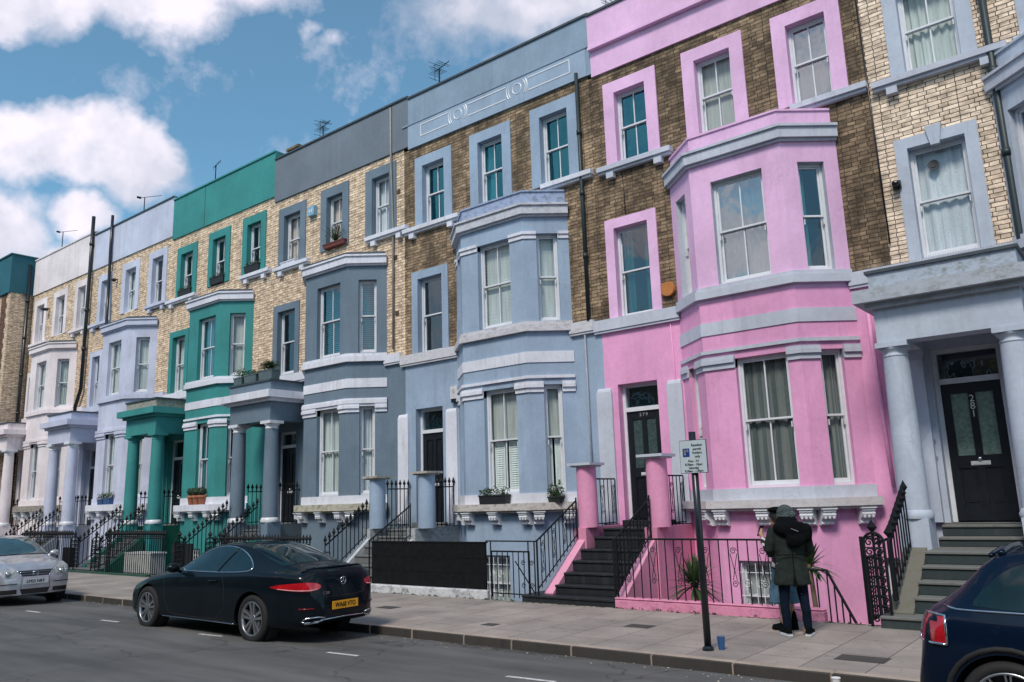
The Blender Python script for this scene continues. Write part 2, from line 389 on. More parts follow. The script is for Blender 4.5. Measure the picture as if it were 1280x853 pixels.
so = bpy.data.objects.new('sun', sl); COL.objects.link(so); so.rotation_euler = sun_dir.to_track_quat('Z', 'Y').to_euler(); so.location = (0, 0, 30)
vs = scene.view_settings; scene.display_settings.display_device = 'sRGB'; vs.view_transform = 'Standard'; vs.look = 'None'; vs.gamma = 1; vs.exposure = 0.45; vs.use_curve_mapping = False
scene.cycles.max_bounces = 6; scene.cycles.diffuse_bounces = 3; scene.cycles.glossy_bounces = 3; scene.cycles.transparent_max_bounces = 12
scene.cycles.caustics_reflective = False; scene.cycles.caustics_refractive = False
scene.cycles.use_denoising = True
w.cycles.sampling_method = 'MANUAL'; w.cycles.sample_map_resolution = 256
# ------------------------------------------------------------------ materials of the terrace
WHITE = plain('white gloss joinery', (.70, .72, .76), .35, var=.06)
GREYW = stucco('pale grey trim', (.55, .585, .67), .35)
BLACK = plain('black gloss paint', (.012, .015, .02), .28, var=.2)
IRON = plain('black iron', (.006, .008, .011), .7, var=.3, spec=.25)
LEAD = plain('lead flashing', (.05, .065, .08), .55, var=.25)
DARKROOM = plain('dark room', (.045, .05, .05), .95)  # darkness of unlit rooms put into the colour of the backing sheets
CEIL = plain('ceiling', (.35, .35, .33), .95)
STONE = mossy('weathered stone', (.33, .31, .28), .8)
STEPSTONE = stucco('grey step stone', (.13, .145, .15), .6, (.04, .045, .04))
GLASS = glass('window glass', (.30, .62, .68), .14)
GLASS_CLEAR = glass('curtained window glass', (.93, .98, .98), .03)
LACE = fabric('lace', (.78, .80, .84), pattern=True, c2=(.30, .33, .38))
NET = fabric('net', (.62, .66, .64)); BLIND = fabric('blind', (.82, .86, .84)); DRAPE = fabric('drape', (.10, .12, .12)); FROST = fabric('frosted', (.48, .50, .48))
BEIGE = fabric('beige curtain', (.62, .52, .48)); WARM = fabric('warm drape', (.30, .27, .24)); SHEER = fabric('sheer', (.20, .21, .20)); GLASS_SKY = glass('sky mirrored glass', (.75, .88, .9), .34)
BR_LIGHT = brick('light stock', (.90, .71, .52), (.66, .50, .36), (.20, .14, .095), .42, soot_lo=.54, soot_hi=.78)
BR_CREAM = brick('cream stock', (.92, .75, .59), (.72, .57, .43), (.075, .055, .045), .45, soot_lo=.58, soot_hi=.78)
BR_DARK = brick('sooty stock', (.43, .31, .20), (.19, .135, .09), (.06, .045, .033), .78, (.042, .034, .025), .40, .62)
BR_DULL = brick('dulled stock', (.54, .39, .25), (.28, .20, .13), (.08, .06, .045), .75, (.06, .048, .034), .40, .60)
TERRA = plain('terracotta', (.33, .12, .065), .8)

def sash(F, u0, u1, z0, z1, n, parent, curtain=None, bars=True, gl=None, box=.05, frame_mat=None, shade=0):
    """two-sash window whose frame face stands at depth -n"""
    mb = MB(); b = box
    mb.bf(F, u0, u0+b, -n-.10, -n, z0, z1); mb.bf(F, u1-b, u1, -n-.10, -n, z0, z1)
    mb.bf(F, u0+b, u1-b, -n-.10, -n+.002, z1-b, z1); mb.bf(F, u0+b-.02, u1-b+.02, -n-.10, -n+.03, z0, z0+.05)
    zm = (z0+z1)/2+.01; s = .036
    a0, a1 = u0+b, u1-b
    for (c, d, nn) in ((zm, z1-b, n+.025), (z0+.05, zm+.03, n+.065)):
        mb.bf(F, a0, a0+s, -nn-.035, -nn, c, d); mb.bf(F, a1-s, a1, -nn-.035, -nn, c, d)
        mb.bf(F, a0+s, a1-s, -nn-.035, -nn+.002, c, c+(s if nn < n+.05 else .07)); mb.bf(F, a0+s, a1-s, -nn-.035, -nn+.002, d-s, d)
        if bars: mb.bf(F, (a0+a1)/2-.013, (a0+a1)/2+.013, -nn-.03, -nn-.004, c+.03, d-.03)
    for ua in (a0+.01, a1-.03): mb.bf(F, ua, ua+.02, -n-.03, -n+.03, zm-.16, zm-.06)     # sash horns
    o = mb.build('window', frame_mat or WHITE, parent)
    g = MB()
    for (c, d, nn) in ((zm+.03, z1-b-.03, n+.04), (z0+.09, zm, n+.082)):
        t1, t2, t3 = (rnd.uniform(-.010, .010) for _ in range(3))
        g.cut(); g.quad(F(a0+s/2, -nn+t1, c), F(a1-s/2, -nn+t2, c), F(a1-s/2, -nn+t3+t2-t1*0, d), F(a0+s/2, -nn+t3+t1, d))
    g.build('pane', gl or (GLASS_CLEAR if curtain in ('lace', 'blind', 'frost', 'net', 'beige', 'shutter', 'sheer') else (GLASS_SKY if curtain == 'sky' else GLASS)), o)
    if curtain:
        c = MB(); k = 28; dn = n+.15
        def sheet(ua, ub, za, zb, amp, waves, m=k, ph=0):
            P = [(ua+(ub-ua)*i/m, -dn+amp*math.sin(ph+waves*2*PI*i/m)+amp*.4*math.sin(ph*3+waves*4.3*PI*i/m)) for i in range(m+1)]
            for i in range(m): c.quad(F(P[i][0], P[i][1], za), F(P[i+1][0], P[i+1][1], za), F(P[i+1][0], P[i+1][1], zb), F(P[i][0], P[i][1], zb))
        mat = {'lace': LACE, 'net': NET, 'blind': BLIND, 'drape': WARM, 'frost': FROST, 'beige': BEIGE, 'halfnet': NET, 'venetian': BLIND, 'shutter': BLIND, 'dark': DRAPE, 'sheer': SHEER, 'sky': SHEER}[curtain]
        W = u1-u0
        if curtain in ('lace',): sheet(u0, u1, z0, z1, .012, 5)
        elif curtain in ('net', 'beige', 'sky'): sheet(u0, u1, z0, z1, .022, 7, ph=rnd.random()*6)
        elif curtain == 'sheer':
            sheet(u0, u1, z0, z1, .012, 3, ph=rnd.random()*6)
            for ff in (.12, .30, .56, .80):
                dk = MB(); dk.bf(F, u0+W*ff, u0+W*(ff+.075), -dn+.014, -dn+.022, z0, z1); dk.build('curtain', DRAPE, o)
        elif curtain == 'halfnet': sheet(u0, u0+W*rnd.uniform(.35, .6), z0, z1, .03, 5)
        elif curtain == 'frost': sheet(u0, u1, zm-.05 if shade else z0, z1, .002, 2)
        elif curtain in ('drape', 'dark'):
            sheet(u0, u0+W*.34, z0, z1, .03, 4, 16); c.cut(); sheet(u1-W*.30, u1, z0, z1, .03, 4, 16, 2)
        elif curtain in ('blind', 'venetian'):
            st = .085 if curtain == 'blind' else .06; z = z0+.04
            while z < z1-.05:
                c.quad(F(u0+.03, -dn-.012, z), F(u1-.03, -dn-.012, z), F(u1-.03, -dn+.012, z+st*(.93 if curtain == 'blind' else .62)), F(u0+.03, -dn+.012, z+st*(.93 if curtain == 'blind' else .62))); z += st
        elif curtain == 'shutter':
            h = zm-.02
            for (p, q) in ((u0+.08, u0+W*.40), (u0+W*.52, u1-.08)):
                c.cut()
                c.bf(F, p, p+.04, -dn-.02, -dn+.01, z0, h); c.bf(F, q-.04, q, -dn-.02, -dn+.01, z0, h); c.bf(F, p, q, -dn-.02, -dn+.012, h-.05, h)
                z = z0+.03
                while z < h-.08: c.quad(F(p+.04, -dn+.012, z), F(q-.04, -dn+.012, z), F(q-.04, -dn-.010, z+.050), F(p+.04, -dn-.010, z+.050)); z += .05
            P = FROST; c2 = MB(); c2.quad(F(u0, -dn-.0, h+.02), F(u1, -dn, h+.02), F(u1, -dn, z1), F(u0, -dn, z1)); c2.build('blind', FROST, o)
        c.build('curtain' if curtain not in ('blind', 'venetian', 'shutter') else ('shutter' if curtain == 'shutter' else 'blind'), mat, o)
    return o

def surround(F, a, b, z0, z1, bw, parent, mat, proud=.035, depth=.20, top=None, key=False):
    """painted architrave; returns the opening"""
    top = top or bw
    mb = MB()
    mb.bf(F, a, a+bw, -depth, proud, z0, z1); mb.bf(F, b-bw, b, -depth, proud, z0, z1); mb.bf(F, a+bw, b-bw, -depth, proud-.002, z1-top, z1)
    mb.bf(F, a+bw, b-bw, -depth, -.05, z0-.03, z0+.03)
    if key:
        c = (a+b)/2
        mb.add([F(c-.07, proud+.03, z1-top-.06), F(c+.07, proud+.03, z1-top-.06), F(c+.13, proud+.05, z1+.09), F(c-.13, proud+.05, z1+.09),
                F(c-.07, -.02, z1-top-.06), F(c+.07, -.02, z1-top-.06), F(c+.13, -.02, z1+.09), F(c-.13, -.02, z1+.09)],
               [(0,1,2,3),(1,5,6,2),(3,2,6,7),(4,0,3,7),(4,5,1,0)])
    mb.build('window_surround', mat, parent)
    return a+bw, b-bw, z0+.03, z1-top

def corbel(mb, F, u, n0, z1, h=.26, wd=.22, d=.22):
    """scrolled console bracket under a sill: s-shaped side profile"""
    prof = [(0, 0), (d, 0), (d+.01, -.035), (d-.02, -.05), (d, -.09), (d-.02, -.13), (d*.62, -.16), (d*.5, -.20), (d*.55, -.235), (d*.42, -h), (0, -h)]
    m = len(prof); vs = [F(u-wd/2, n0+p, z1+q) for p, q in prof]+[F(u+wd/2, n0+p, z1+q) for p, q in prof]
    fs = [tuple(range(m))[::-1], tuple(range(m, 2*m))]+[(i, (i+1) % m, m+(i+1) % m, m+i) for i in range(m)]
    mb.add(vs, fs)
    mb.bf(F, u-wd/2-.02, u+wd/2+.02, n0, n0+d+.03, z1-.0, z1+.02)
    for t in (-.33, 0, .33): mb.bf(F, u+wd*t-.018, u+wd*t+.018, n0+.02, n0+d*.97, z1-.15, z1-.055)

def house(c):
    (xl, xr), dz = c['x'], c['dz']; paint, brk, trim = c['paint'], c['brick'], c['trim']
    L = lambda z: z+dz*max(0, min(1, (z-1.0)/.8))
    H = empty(c.get('name', 'terraced_house'), ((xl+xr)/2, YF, 0), c['label'], 'house', None)
    A, B, C, Dp = c['bay']; bayp = [(A, YF), (B, YB), (C, YB), (Dp, YF)]
    lower = c.get('lower', paint)
    s1, s1b = L(5.70), L(5.46)          # string course over the ground floor
    wl = MB(); rv = MB(); up_ = MB(); upr = MB()
    # door bay + main wall, painted ground floor
    dx0, dx1, dtop = c['door']; dth = c.get('threshold', 1.41)
    dhole = (dx0, dx1, dth, dtop)
    f1 = c['f1']            # first floor window over the door
    bz0, bz1 = -.45, .72
    bas = c.get('basdoor')
    for (p, q) in ((xl, A), (Dp, xr)):
        hs = [dhole] if p == xl else ([c['gh']] if c.get('gh') else [])
        wall_holes(wl, wl, FF, p, q, -1.0, s1b, hs, .30)
        hs = [(f1[0], f1[1], f1[2], f1[3])] if p == xl else []
        if p == xl: hs += [h for h in c['W'] if h[1] < A]
        wall_holes(up_, up_, FF, p, q, s1b, L(8.3), [h for h in hs if h[3] < L(8.3)], .22); wl.cut()
    top_holes = c['W']
    wall_holes(up_, up_, FF, xl, xr, L(8.3), c['parz'][0], top_holes, .22)
    wl.build('ground_floor_wall', lower, H); up_.build('brick_wall', brk, H)
    if c.get('gh'):
        gh = c['gh']; o = sash(FF, gh[0], gh[1], gh[2], gh[3], .10, H, None, bars=False); gr = MB()
        for k in range(4): gr.tube([(gh[0]+.06+k*(gh[1]-gh[0]-.12)/3, YF-.02, gh[2]), (gh[0]+.06+k*(gh[1]-gh[0]-.12)/3, YF-.02, gh[3])], .010, 5)
        for zz in (gh[2]+.3, gh[3]-.5): gr.tube([(gh[0], YF-.02, zz), (gh[1], YF-.02, zz)], .009, 5)
        for zz in (gh[3]-.7, gh[2]+.55): gr.tube(scroll(FF, (gh[0]+gh[1])/2, .02, zz, .08), .009, 5)
        gr.build('window_grille', WHITE, o)
    # string course
    st = MB()
    for (p, q) in ((xl-c.get('strl', .0), A+.04), (Dp-.04, xr-c.get('strr', 0))):
        st.box(p, q, YF-.10, YF+.02, s1b, s1); st.box(p+.002, q-.002, YF-.075, YF+.02, s1b-.05, s1b); st.cut()
    st.build('string_course', c.get('string', trim), H)
    # ---- upper windows
    for i, h in enumerate(c['W']):
        a, b, z0, z1 = surround(FF, h[0], h[1], h[2], h[3], c.get('bw', .28), H, c.get('upaint', paint), key=c.get('key', False) and i == 9)
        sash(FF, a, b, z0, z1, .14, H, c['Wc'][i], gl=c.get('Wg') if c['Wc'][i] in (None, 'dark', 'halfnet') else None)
    a, b, z0, z1 = surround(FF, *f1, c.get('bw1', .22), H, c.get('upaint', paint), key=c.get('key', False))
    sash(FF, a, b, z0, z1, .14, H, c['f1c'], bars=c.get('f1bars', False))
    # sill string under the top windows
    ss = MB(); za, zb = c['W'][0][2], c['W'][0][2]-.17
    for (p, q) in c['sills']:
        ss.box(p, q, YF-.16, YF+.02, zb+.06, za); ss.box(p+.02, q-.02, YF-.11, YF+.02, zb, zb+.062)
        for x in (p+.32, q-.32):
            if q-p > 1.5: ss.box(x-.09, x+.09, YF-.13, YF+.02, zb-.13, zb+.002)
        ss.cut()
    ss.build('sill_course', trim, H)
    # ---- parapet
    p0, p1 = c['parz']; pr = MB(); px0 = xl+c.get('parl', 0); px1 = xr+c.get('parr', 0)
    pr.box(px0, px1, YF-.05, YF+.30, p0, p1)
    if c.get('ledge'):
        pr.box(px0, px1, YF-.13, YF-.048, c['ledge'], p1-.002); pr.box(px0, px1, YF-.17, YF-.128, c['ledge'], c['ledge']+.07)
    pr.build('parapet', c.get('parpaint', c.get('upaint', paint)), H)
    cp = MB(); cp.box(px0, px1, YF-(.17 if c.get('ledge') else .09), YF+.34, p1, p1+.055); cp.build('coping', c.get('coping', LEAD), H)
    if c.get('frieze'): c['frieze'](H, c)
    if c.get('seams'):
        sm = MB()
        for x in c['seams']: sm.box(x-.008, x+.008, YF-.058, YF-.05, p0+.01, p1-.01)
        sm.build('parapet_joint', LEAD, H)
    # roof and party walls
    rf = MB(); rf.box(xl+.12, xr-.12, YF+.31, YF+9, p1-1.0, p1-.8); rf.build('roof', LEAD, H)
    pw = MB(); pw.box(xl-.11, xl+.11, YF+.36, YF+6.0, p0, p1+.16); pw.build('party_wall', BR_DARK, H)
    bk = MB(); bk.box(xl, xr, YF+8.8, YF+9, -1, p1-.8); bk.build('rear_wall', BR_DULL, H)
    # ---- interior floors
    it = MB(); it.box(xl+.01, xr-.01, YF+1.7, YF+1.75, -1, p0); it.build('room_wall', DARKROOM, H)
    fl = MB()
    ip = offset_path([(A, YF+.05), (B, YB), (C, YB), (Dp, YF+.05)], -.2)
    for z in (1.2, s1b-.35, L(8.62)):
        fl.box(xl+.02, xr-.02, YF+.24, YF+1.7, z, z+.12)
        if z > 1: fl.prism([(A+.3, YF+.24)]+ip[1:3]+[(Dp-.3, YF+.24)], z+.002, z+.118)
    fl.box(xl+.02, xr-.02, YF+.24, YF+1.7, p0-.3, p0-.2); fl.build('room_ceiling', CEIL, H)
    # ---- the bay
    segs = [frame(*bayp[0], *bayp[1]), frame(*bayp[1], *bayp[2]), frame(*bayp[2], *bayp[3])]
    side1 = (.30, .80); sideg = (.34, .76); fr1, frg = c['fw1'], c['fwg']
    slab0, slab1 = L(1.62), L(1.76)
    zg0, zg1 = L(1.97), L(4.34); z10, z11 = L(5.80), L(7.87); cz0, cz1 = L(8.32), L(8.57); pt = L(8.90)
    gw = MB(); lin = MB(); upb = MB()
    for i, F in enumerate(segs):
        g = (frg[0], frg[1], zg0, zg1) if i == 1 else ((sideg[0], sideg[1], zg0, zg1) if i == 2 else (F.L-sideg[1], F.L-sideg[0], zg0, zg1))
        u = (fr1[0], fr1[1], z10, z11) if i == 1 else ((side1[0], side1[1], z10, z11) if i == 2 else (F.L-side1[1], F.L-side1[0], z10, z11))
        hs = [g]
        if i == 1: hs.append((.35, 1.25, -.55, c.get('bastop', .70)))
        wall_holes(gw, gw, F, 0, F.L, -1.0, s1b+.02, hs, .22)
        wall_holes(upb, lin if c.get('lined') else upb, F, 0, F.L, s1b+.02, cz0+.02, [u], .22); lin.cut()
        sash(F, u[0], u[1], u[2], u[3], .13, H, c['c1'][i], bars=(i == 1))
        sash(F, g[0], g[1], g[2], g[3], .11, H, c['cg'][i], bars=(i == 1), box=.05)
        if i == 1:
            o = sash(F, .35, 1.25, -.55, c.get('bastop', .70), .12, H, 'frost' if c.get('basgrille') else 'dark', bars=False)
            gr = MB(); 
            for k in range(7):
                uu = .42+k*.127; gr.tube([F(uu, .02, -.5), F(uu, .02, .66)], .009, 5)
            for zz in (-.3, .1, .5): gr.tube([F(.36, .02, zz), F(1.24, .02, zz)], .008, 5)
            for k in range(3): gr.tube(scroll(F, .50+k*.25, .025, .3, .085), .008, 4); gr.tube(scroll(F, .50+k*.25, .025, -.1, .085), .008, 4)
            gr.build('window_grille', WHITE, o)
    gw.build('bay_lower_wall', lower, H); upb.build('bay_upper_wall', c.get('upaint', paint), H); lin.build('window_reveal', GREYW, H)
    # bands
    bd = MB()
    if c.get('bands', True):
        bd.ribbon(bayp, L(4.84), L(5.09), .022)
        bd.ribbon(bayp, L(4.48), L(4.545), .05)
    if c.get('entab'): bd.ribbon(bayp, L(4.40), L(4.50), .07); bd.ribbon(bayp, L(4.33), L(4.401), .035)
    bd.build('band', c.get('bandm', trim), H)
    sl = MB(); sl.ribbon(bayp, L(5.55), L(5.70), .09); sl.ribbon(bayp, L(5.70), L(5.78), .05)
    sl.build('upper_sill', c.get('sillm', trim), H)
    ca = MB(); cl = MB(); base = MB()
    def lerp(P, Q, t): return (P[0]+(Q[0]-P[0])*t, P[1]+(Q[1]-P[1])*t)
    def pt_on(i, u): F = segs[i]; return F(u, 0, 0)[:2]
    gl0 = segs[0].L
    piers = [[pt_on(0, 0), pt_on(0, gl0-sideg[1])], [pt_on(0, gl0-sideg[0]), bayp[1], pt_on(1, frg[0])], [pt_on(1, frg[1]), bayp[2], pt_on(2, sideg[0])], [pt_on(2, sideg[1]), pt_on(2, segs[2].L)]]
    for P in piers:
        ca.ribbon(P, L(4.17), L(4.27), .035, .10); ca.ribbon(P, L(4.27), L(4.35), .075, .10); ca.ribbon(P, L(4.35), L(4.41), .055, .10)
        ca.cut()
    base.ribbon(bayp, slab1, L(1.97)-.004, .035, .10)
    if c.get('caps2'):
        p2 = [[pt_on(0, 0), pt_on(0, gl0-side1[1])], [pt_on(0, gl0-side1[0]), bayp[1], pt_on(1, fr1[0])], [pt_on(1, fr1[1]), bayp[2], pt_on(2, side1[0])], [pt_on(2, side1[1]), pt_on(2, segs[2].L)]]
        for P in p2: ca.ribbon(P, L(7.74), L(7.84), .03, .10); ca.ribbon(P, L(7.84), L(7.91), .06, .10); ca.cut()
    ca.build('pilaster_cap', c.get('capm', trim), H); base.build('pilaster_base', c.get('capm', trim), H)
    sb = MB(); path = offset_path(bayp, 0)
    sb.ribbon(bayp, slab0, slab1, .22, .15); sb.ribbon(bayp, slab0-.05, slab0, .15, .1); sb.build('bay_sill_slab', c.get('slabm', STONE), H)
    cb = MB()
    for i_, u in ((1, .16), (1, .95), (1, segs[1].L-.12), (2, .12), (2, segs[2].L-.28), (0, segs[0].L-.12)): corbel(cb, segs[i_], u, 0, slab0-.05); cb.cut()
    cb.build('console_bracket', c.get('corbm', WHITE), H)
    co = MB(); co.ribbon(bayp, cz0, cz1-.05, .12); co.ribbon(bayp, cz1-.05, cz1, .16, .05); co.ribbon(bayp, cz0-.05, cz0, .06, .05)
    co.build('bay_cornice', c.get('cornm', trim), H)
    pa = MB(); pp = [(A+.05, YF), (B+.02, YB+.03), (C-.02, YB+.03), (Dp-.05, YF)]
    if c.get('baypar', True): pa.ribbon(pp, cz1, pt, .0, .14); pa.ribbon(pp, pt, pt+.04, .03, .16)
    pa.build('bay_parapet', c.get('bayparm', c.get('upaint', paint)), H)
    br = MB(); br.prism([(x, y) for x, y in offset_path(pp, .10 if not c.get('baypar', True) else -.1)], cz1+.002, cz1+.045 if c.get('baypar', True) else cz1+.09); br.build('bay_roof', LEAD, H)
    # ---- front door
    door(H, c, dx0, dx1, dth, dtop)
    if c.get('pils'):
        pl = MB()
        for (a, b) in c['pils']:
            pl.box(a, b, YF-.05, YF, c.get('pilz', 1.34), 4.12); pl.prism_x([(YF-.05, 4.12), (YF, 4.12), (YF, 4.20), (YF-.03, 4.18)], a+.02, b-.02); pl.cut()
        pl.build('door_pilaster', c.get('pilm', GREYW), H)
    if c.get('portico'): portico(H, c, L)
    # ---- area floor and steps
    return H, L, segs

def scroll(F, u, n, z, r, turns=1.5, flip=1, m=18):
    out = []
    for i in range(m+1):
        t = i/m; a = t*turns*2*PI; rr = r*(1-.78*t)
        out.append(F(u+flip*(rr*math.cos(a)-r*.0), n, z+rr*math.sin(a)))
    return out

def door(H, c, x0, x1, z0, z1):
    yb = YF+.27; tz = z0+2.25
    fr = MB(); fr.box(x0, x0+.07, YF+.18, YF+.30, z0, z1); fr.box(x1-.07, x1, YF+.18, YF+.30, z0, z1)
    fr.box(x0+.07, x1-.07, YF+.16, YF+.298, tz, tz+.09); fr.box(x0+.07, x1-.07, YF+.18, YF+.298, z1-.07, z1); fr.build('door_frame', c.get('dframe', WHITE), H)
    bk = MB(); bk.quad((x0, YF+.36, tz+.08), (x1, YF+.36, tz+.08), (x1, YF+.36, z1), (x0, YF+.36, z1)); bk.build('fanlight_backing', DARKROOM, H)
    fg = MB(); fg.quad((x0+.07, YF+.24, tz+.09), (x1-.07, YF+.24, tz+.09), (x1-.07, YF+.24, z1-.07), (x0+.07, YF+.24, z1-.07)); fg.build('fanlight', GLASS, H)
    d = MB(); a, b = x0+.07, x1-.07; w = b-a
    zc = [z0+.02, z0+.22, z0+.85, z0+1.0, tz-.16, tz]
    # stiles, rails and recessed panels
    for p, q in ((a, a+.13), ((a+b)/2-.055, (a+b)/2+.055), (b-.13, b)): d.box(p, q, YF+.20, YF+.25, z0+.02, tz)
    for p, q in ((z0+.02, z0+.24), (z0+.86, z0+1.06), (tz-.17, tz)): d.box(a, b, YF+.2015, YF+.2485, p, q)
    for p, q in ((a+.13, (a+b)/2-.055), ((a+b)/2+.055, b-.13)):
        d.box(p-.01, q+.01, YF+.225, YF+.24, z0+.22, z0+.88); d.box(p+.05, q-.05, YF+.212, YF+.226, z0+.31, z0+.79)
        if not c.get('dglass'): d.box(p-.01, q+.01, YF+.225, YF+.24, z0+1.04, tz-.15); d.box(p+.05, q-.05, YF+.212, YF+.226, z0+1.13, tz-.25)
    D_ = d.build('door', c.get('dm', BLACK), H)
    if c.get('dglass'):
        g = MB()
        for p, q in ((a+.13, (a+b)/2-.055), ((a+b)/2+.055, b-.13)): g.cut(); g.box(p, q, YF+.222, YF+.236, z0+1.05, tz-.16)
        g.build('door_glass', plain('door frosted glass '+c['label'][:12], c['dglass'], .25, var=.3, scale=20), D_)
    k = MB(); k.ellipsoid(((a+b)/2, YF+.175, z0+1.0), (.035, .035, .035), 10, 8); k.lathe(((a+b)/2, YF+.185, z0+1.0), [(.028, 0), (.028, .016)], 10, 'y')
    k.build('door_knob', plain('chrome', (.6, .62, .65), .2, 1), D_, smooth=True)
    lb = MB(); lb.box((a+b)/2-.14, (a+b)/2+.14, YF+.19, YF+.2, z0+.90, z0+.965); lb.box((a+b)/2-.11, (a+b)/2+.11, YF+.183, YF+.19, z0+.915, z0+.95)
    lb.build('letter_box', plain('bright metal', (.68, .70, .70), .4, .2), D_)
    if c.get('number'):
        t = MB(); txt, sz, vert, col = c['number']
        for i, ch in enumerate(txt):
            if vert: T = lambda x, y, h, i=i: ((a+b)/2+x, YF+.198-h, tz-.27-i*.125+y)
            else: T = lambda x, y, h, i=i: ((a+b)/2+x+(i-1)*.075, YF+.198-h, tz-.08+y)
            add_text(t, ch, sz, T)
        t.build('door_number', plain('number '+txt, col, .4), D_)

def column(mb, cx, cy_, z0, z1, r=.215, n=28):
    """plain Tuscan shaft with entasis"""
    h = z1-z0; pr = []
    for i in range(13):
        t = i/12; rr = r*(1-.15*t**1.8); pr.append((rr, z0+h*t))
    mb.smooth = True; mb.lathe((cx, cy_, 0), pr, n, caps=False); mb.smooth = False
def cap(mb, cx, cy_, z1, r=.19, plate=.235):
    mb.smooth = True
    mb.lathe((cx, cy_, 0), [(r*.93, z1-.23), (r*1.0, z1-.225), (r*1.0, z1-.20), (r*.93, z1-.195), (r*.95, z1-.15), (r*1.10, z1-.12), (r*1.22, z1-.085), (r*1.18, z1-.08)], 28)
    mb.smooth = False
    mb.box(cx-plate, cx+plate, cy_-plate, cy_+plate, z1-.082, z1)

def portico(H, c, L):
    xl = c['x'][0]; off = c.get('poff', .14); x0, x1 = xl+off, xl+off+1.62; yc = 13.66
    zt = L(4.15); y0 = 13.45; e0, e1 = x0-.20, x1+.20
    pc = c.get('portpaint', c['paint']); w = .40
    cm = MB(); column(cm, x0, yc, c.get('colz', 1.5), zt-.2); cm.cut(); column(cm, x1, yc, c.get('colz', 1.5), zt-.2); cm.build('column', c.get('colm', pc), H)
    kk = MB()
    for x in (x0, x1):
        kk.cut(); cap(kk, x, yc, zt)
    kk.build('column_capital', c.get('colcap', WHITE), H); kk = MB()
    for x in (x0, x1):
        kk.cut(); kk.smooth = True; kk.lathe((x, yc, 0), [(.25, c.get('colz', 1.5)), (.265, c.get('colz', 1.5)+.05), (.235, c.get('colz', 1.5)+.11), (.22, c.get('colz', 1.5)+.13)], 28); kk.smooth = False
    kk.build('column_base', c.get('colbase', WHITE), H)
    pl = MB()
    for x in (x0, x1): pl.cut(); pl.box(x-.215, x+.215, yc-.215, yc+.215, -1.0, c.get('colz', 1.5))
    pl.build('column_plinth', c.get('plinm', pc), H)
    pi = MB()
    for x in (x0, x1):
        pi.cut(); pi.box(x-.17, x+.17, YF-.12, YF, c.get('colz', 1.5)-.1, zt-.14); pi.box(x-.20, x+.20, YF-.15, YF, zt-.14, zt)
    pi.build('door_pilaster', pc, H)
    en = MB(); z2 = L(4.70)
    en.box(e0, e1, y0, y0+w, zt, z2); en.box(e0, e0+w, y0+w, YF, zt+.001, z2); en.box(e1-w, e1, y0+w, YF, zt+.001, z2); en.box(e0+w, e1-w, y0+w, YF, L(4.50), z2-.002)
    en.build('entablature', pc, H)
    ck = MB(); ck.box(e0-.10, e1+.10, y0-.10, YF, z2, z2+.09); ck.box(e0-.24, e1+.24, y0-.24, YF, z2+.09, z2+.30)
    ck.build('portico_cornice', c.get('pcorn', c['trim']), H)
    z3 = z2+.30; zp = z3+.28
    pp = MB(); pp.box(e0-.02, e1+.02, y0-.02, YF, z3, zp); pp.build('portico_parapet', c.get('ppar', pc), H)
    ld = MB(); ld.box(e0-.06, e1+.06, y0-.06, YF-.002, zp, zp+.05); ld.build('portico_flashing', LEAD, H)
    c['port'] = (e0, e1, y0, zp+.05)
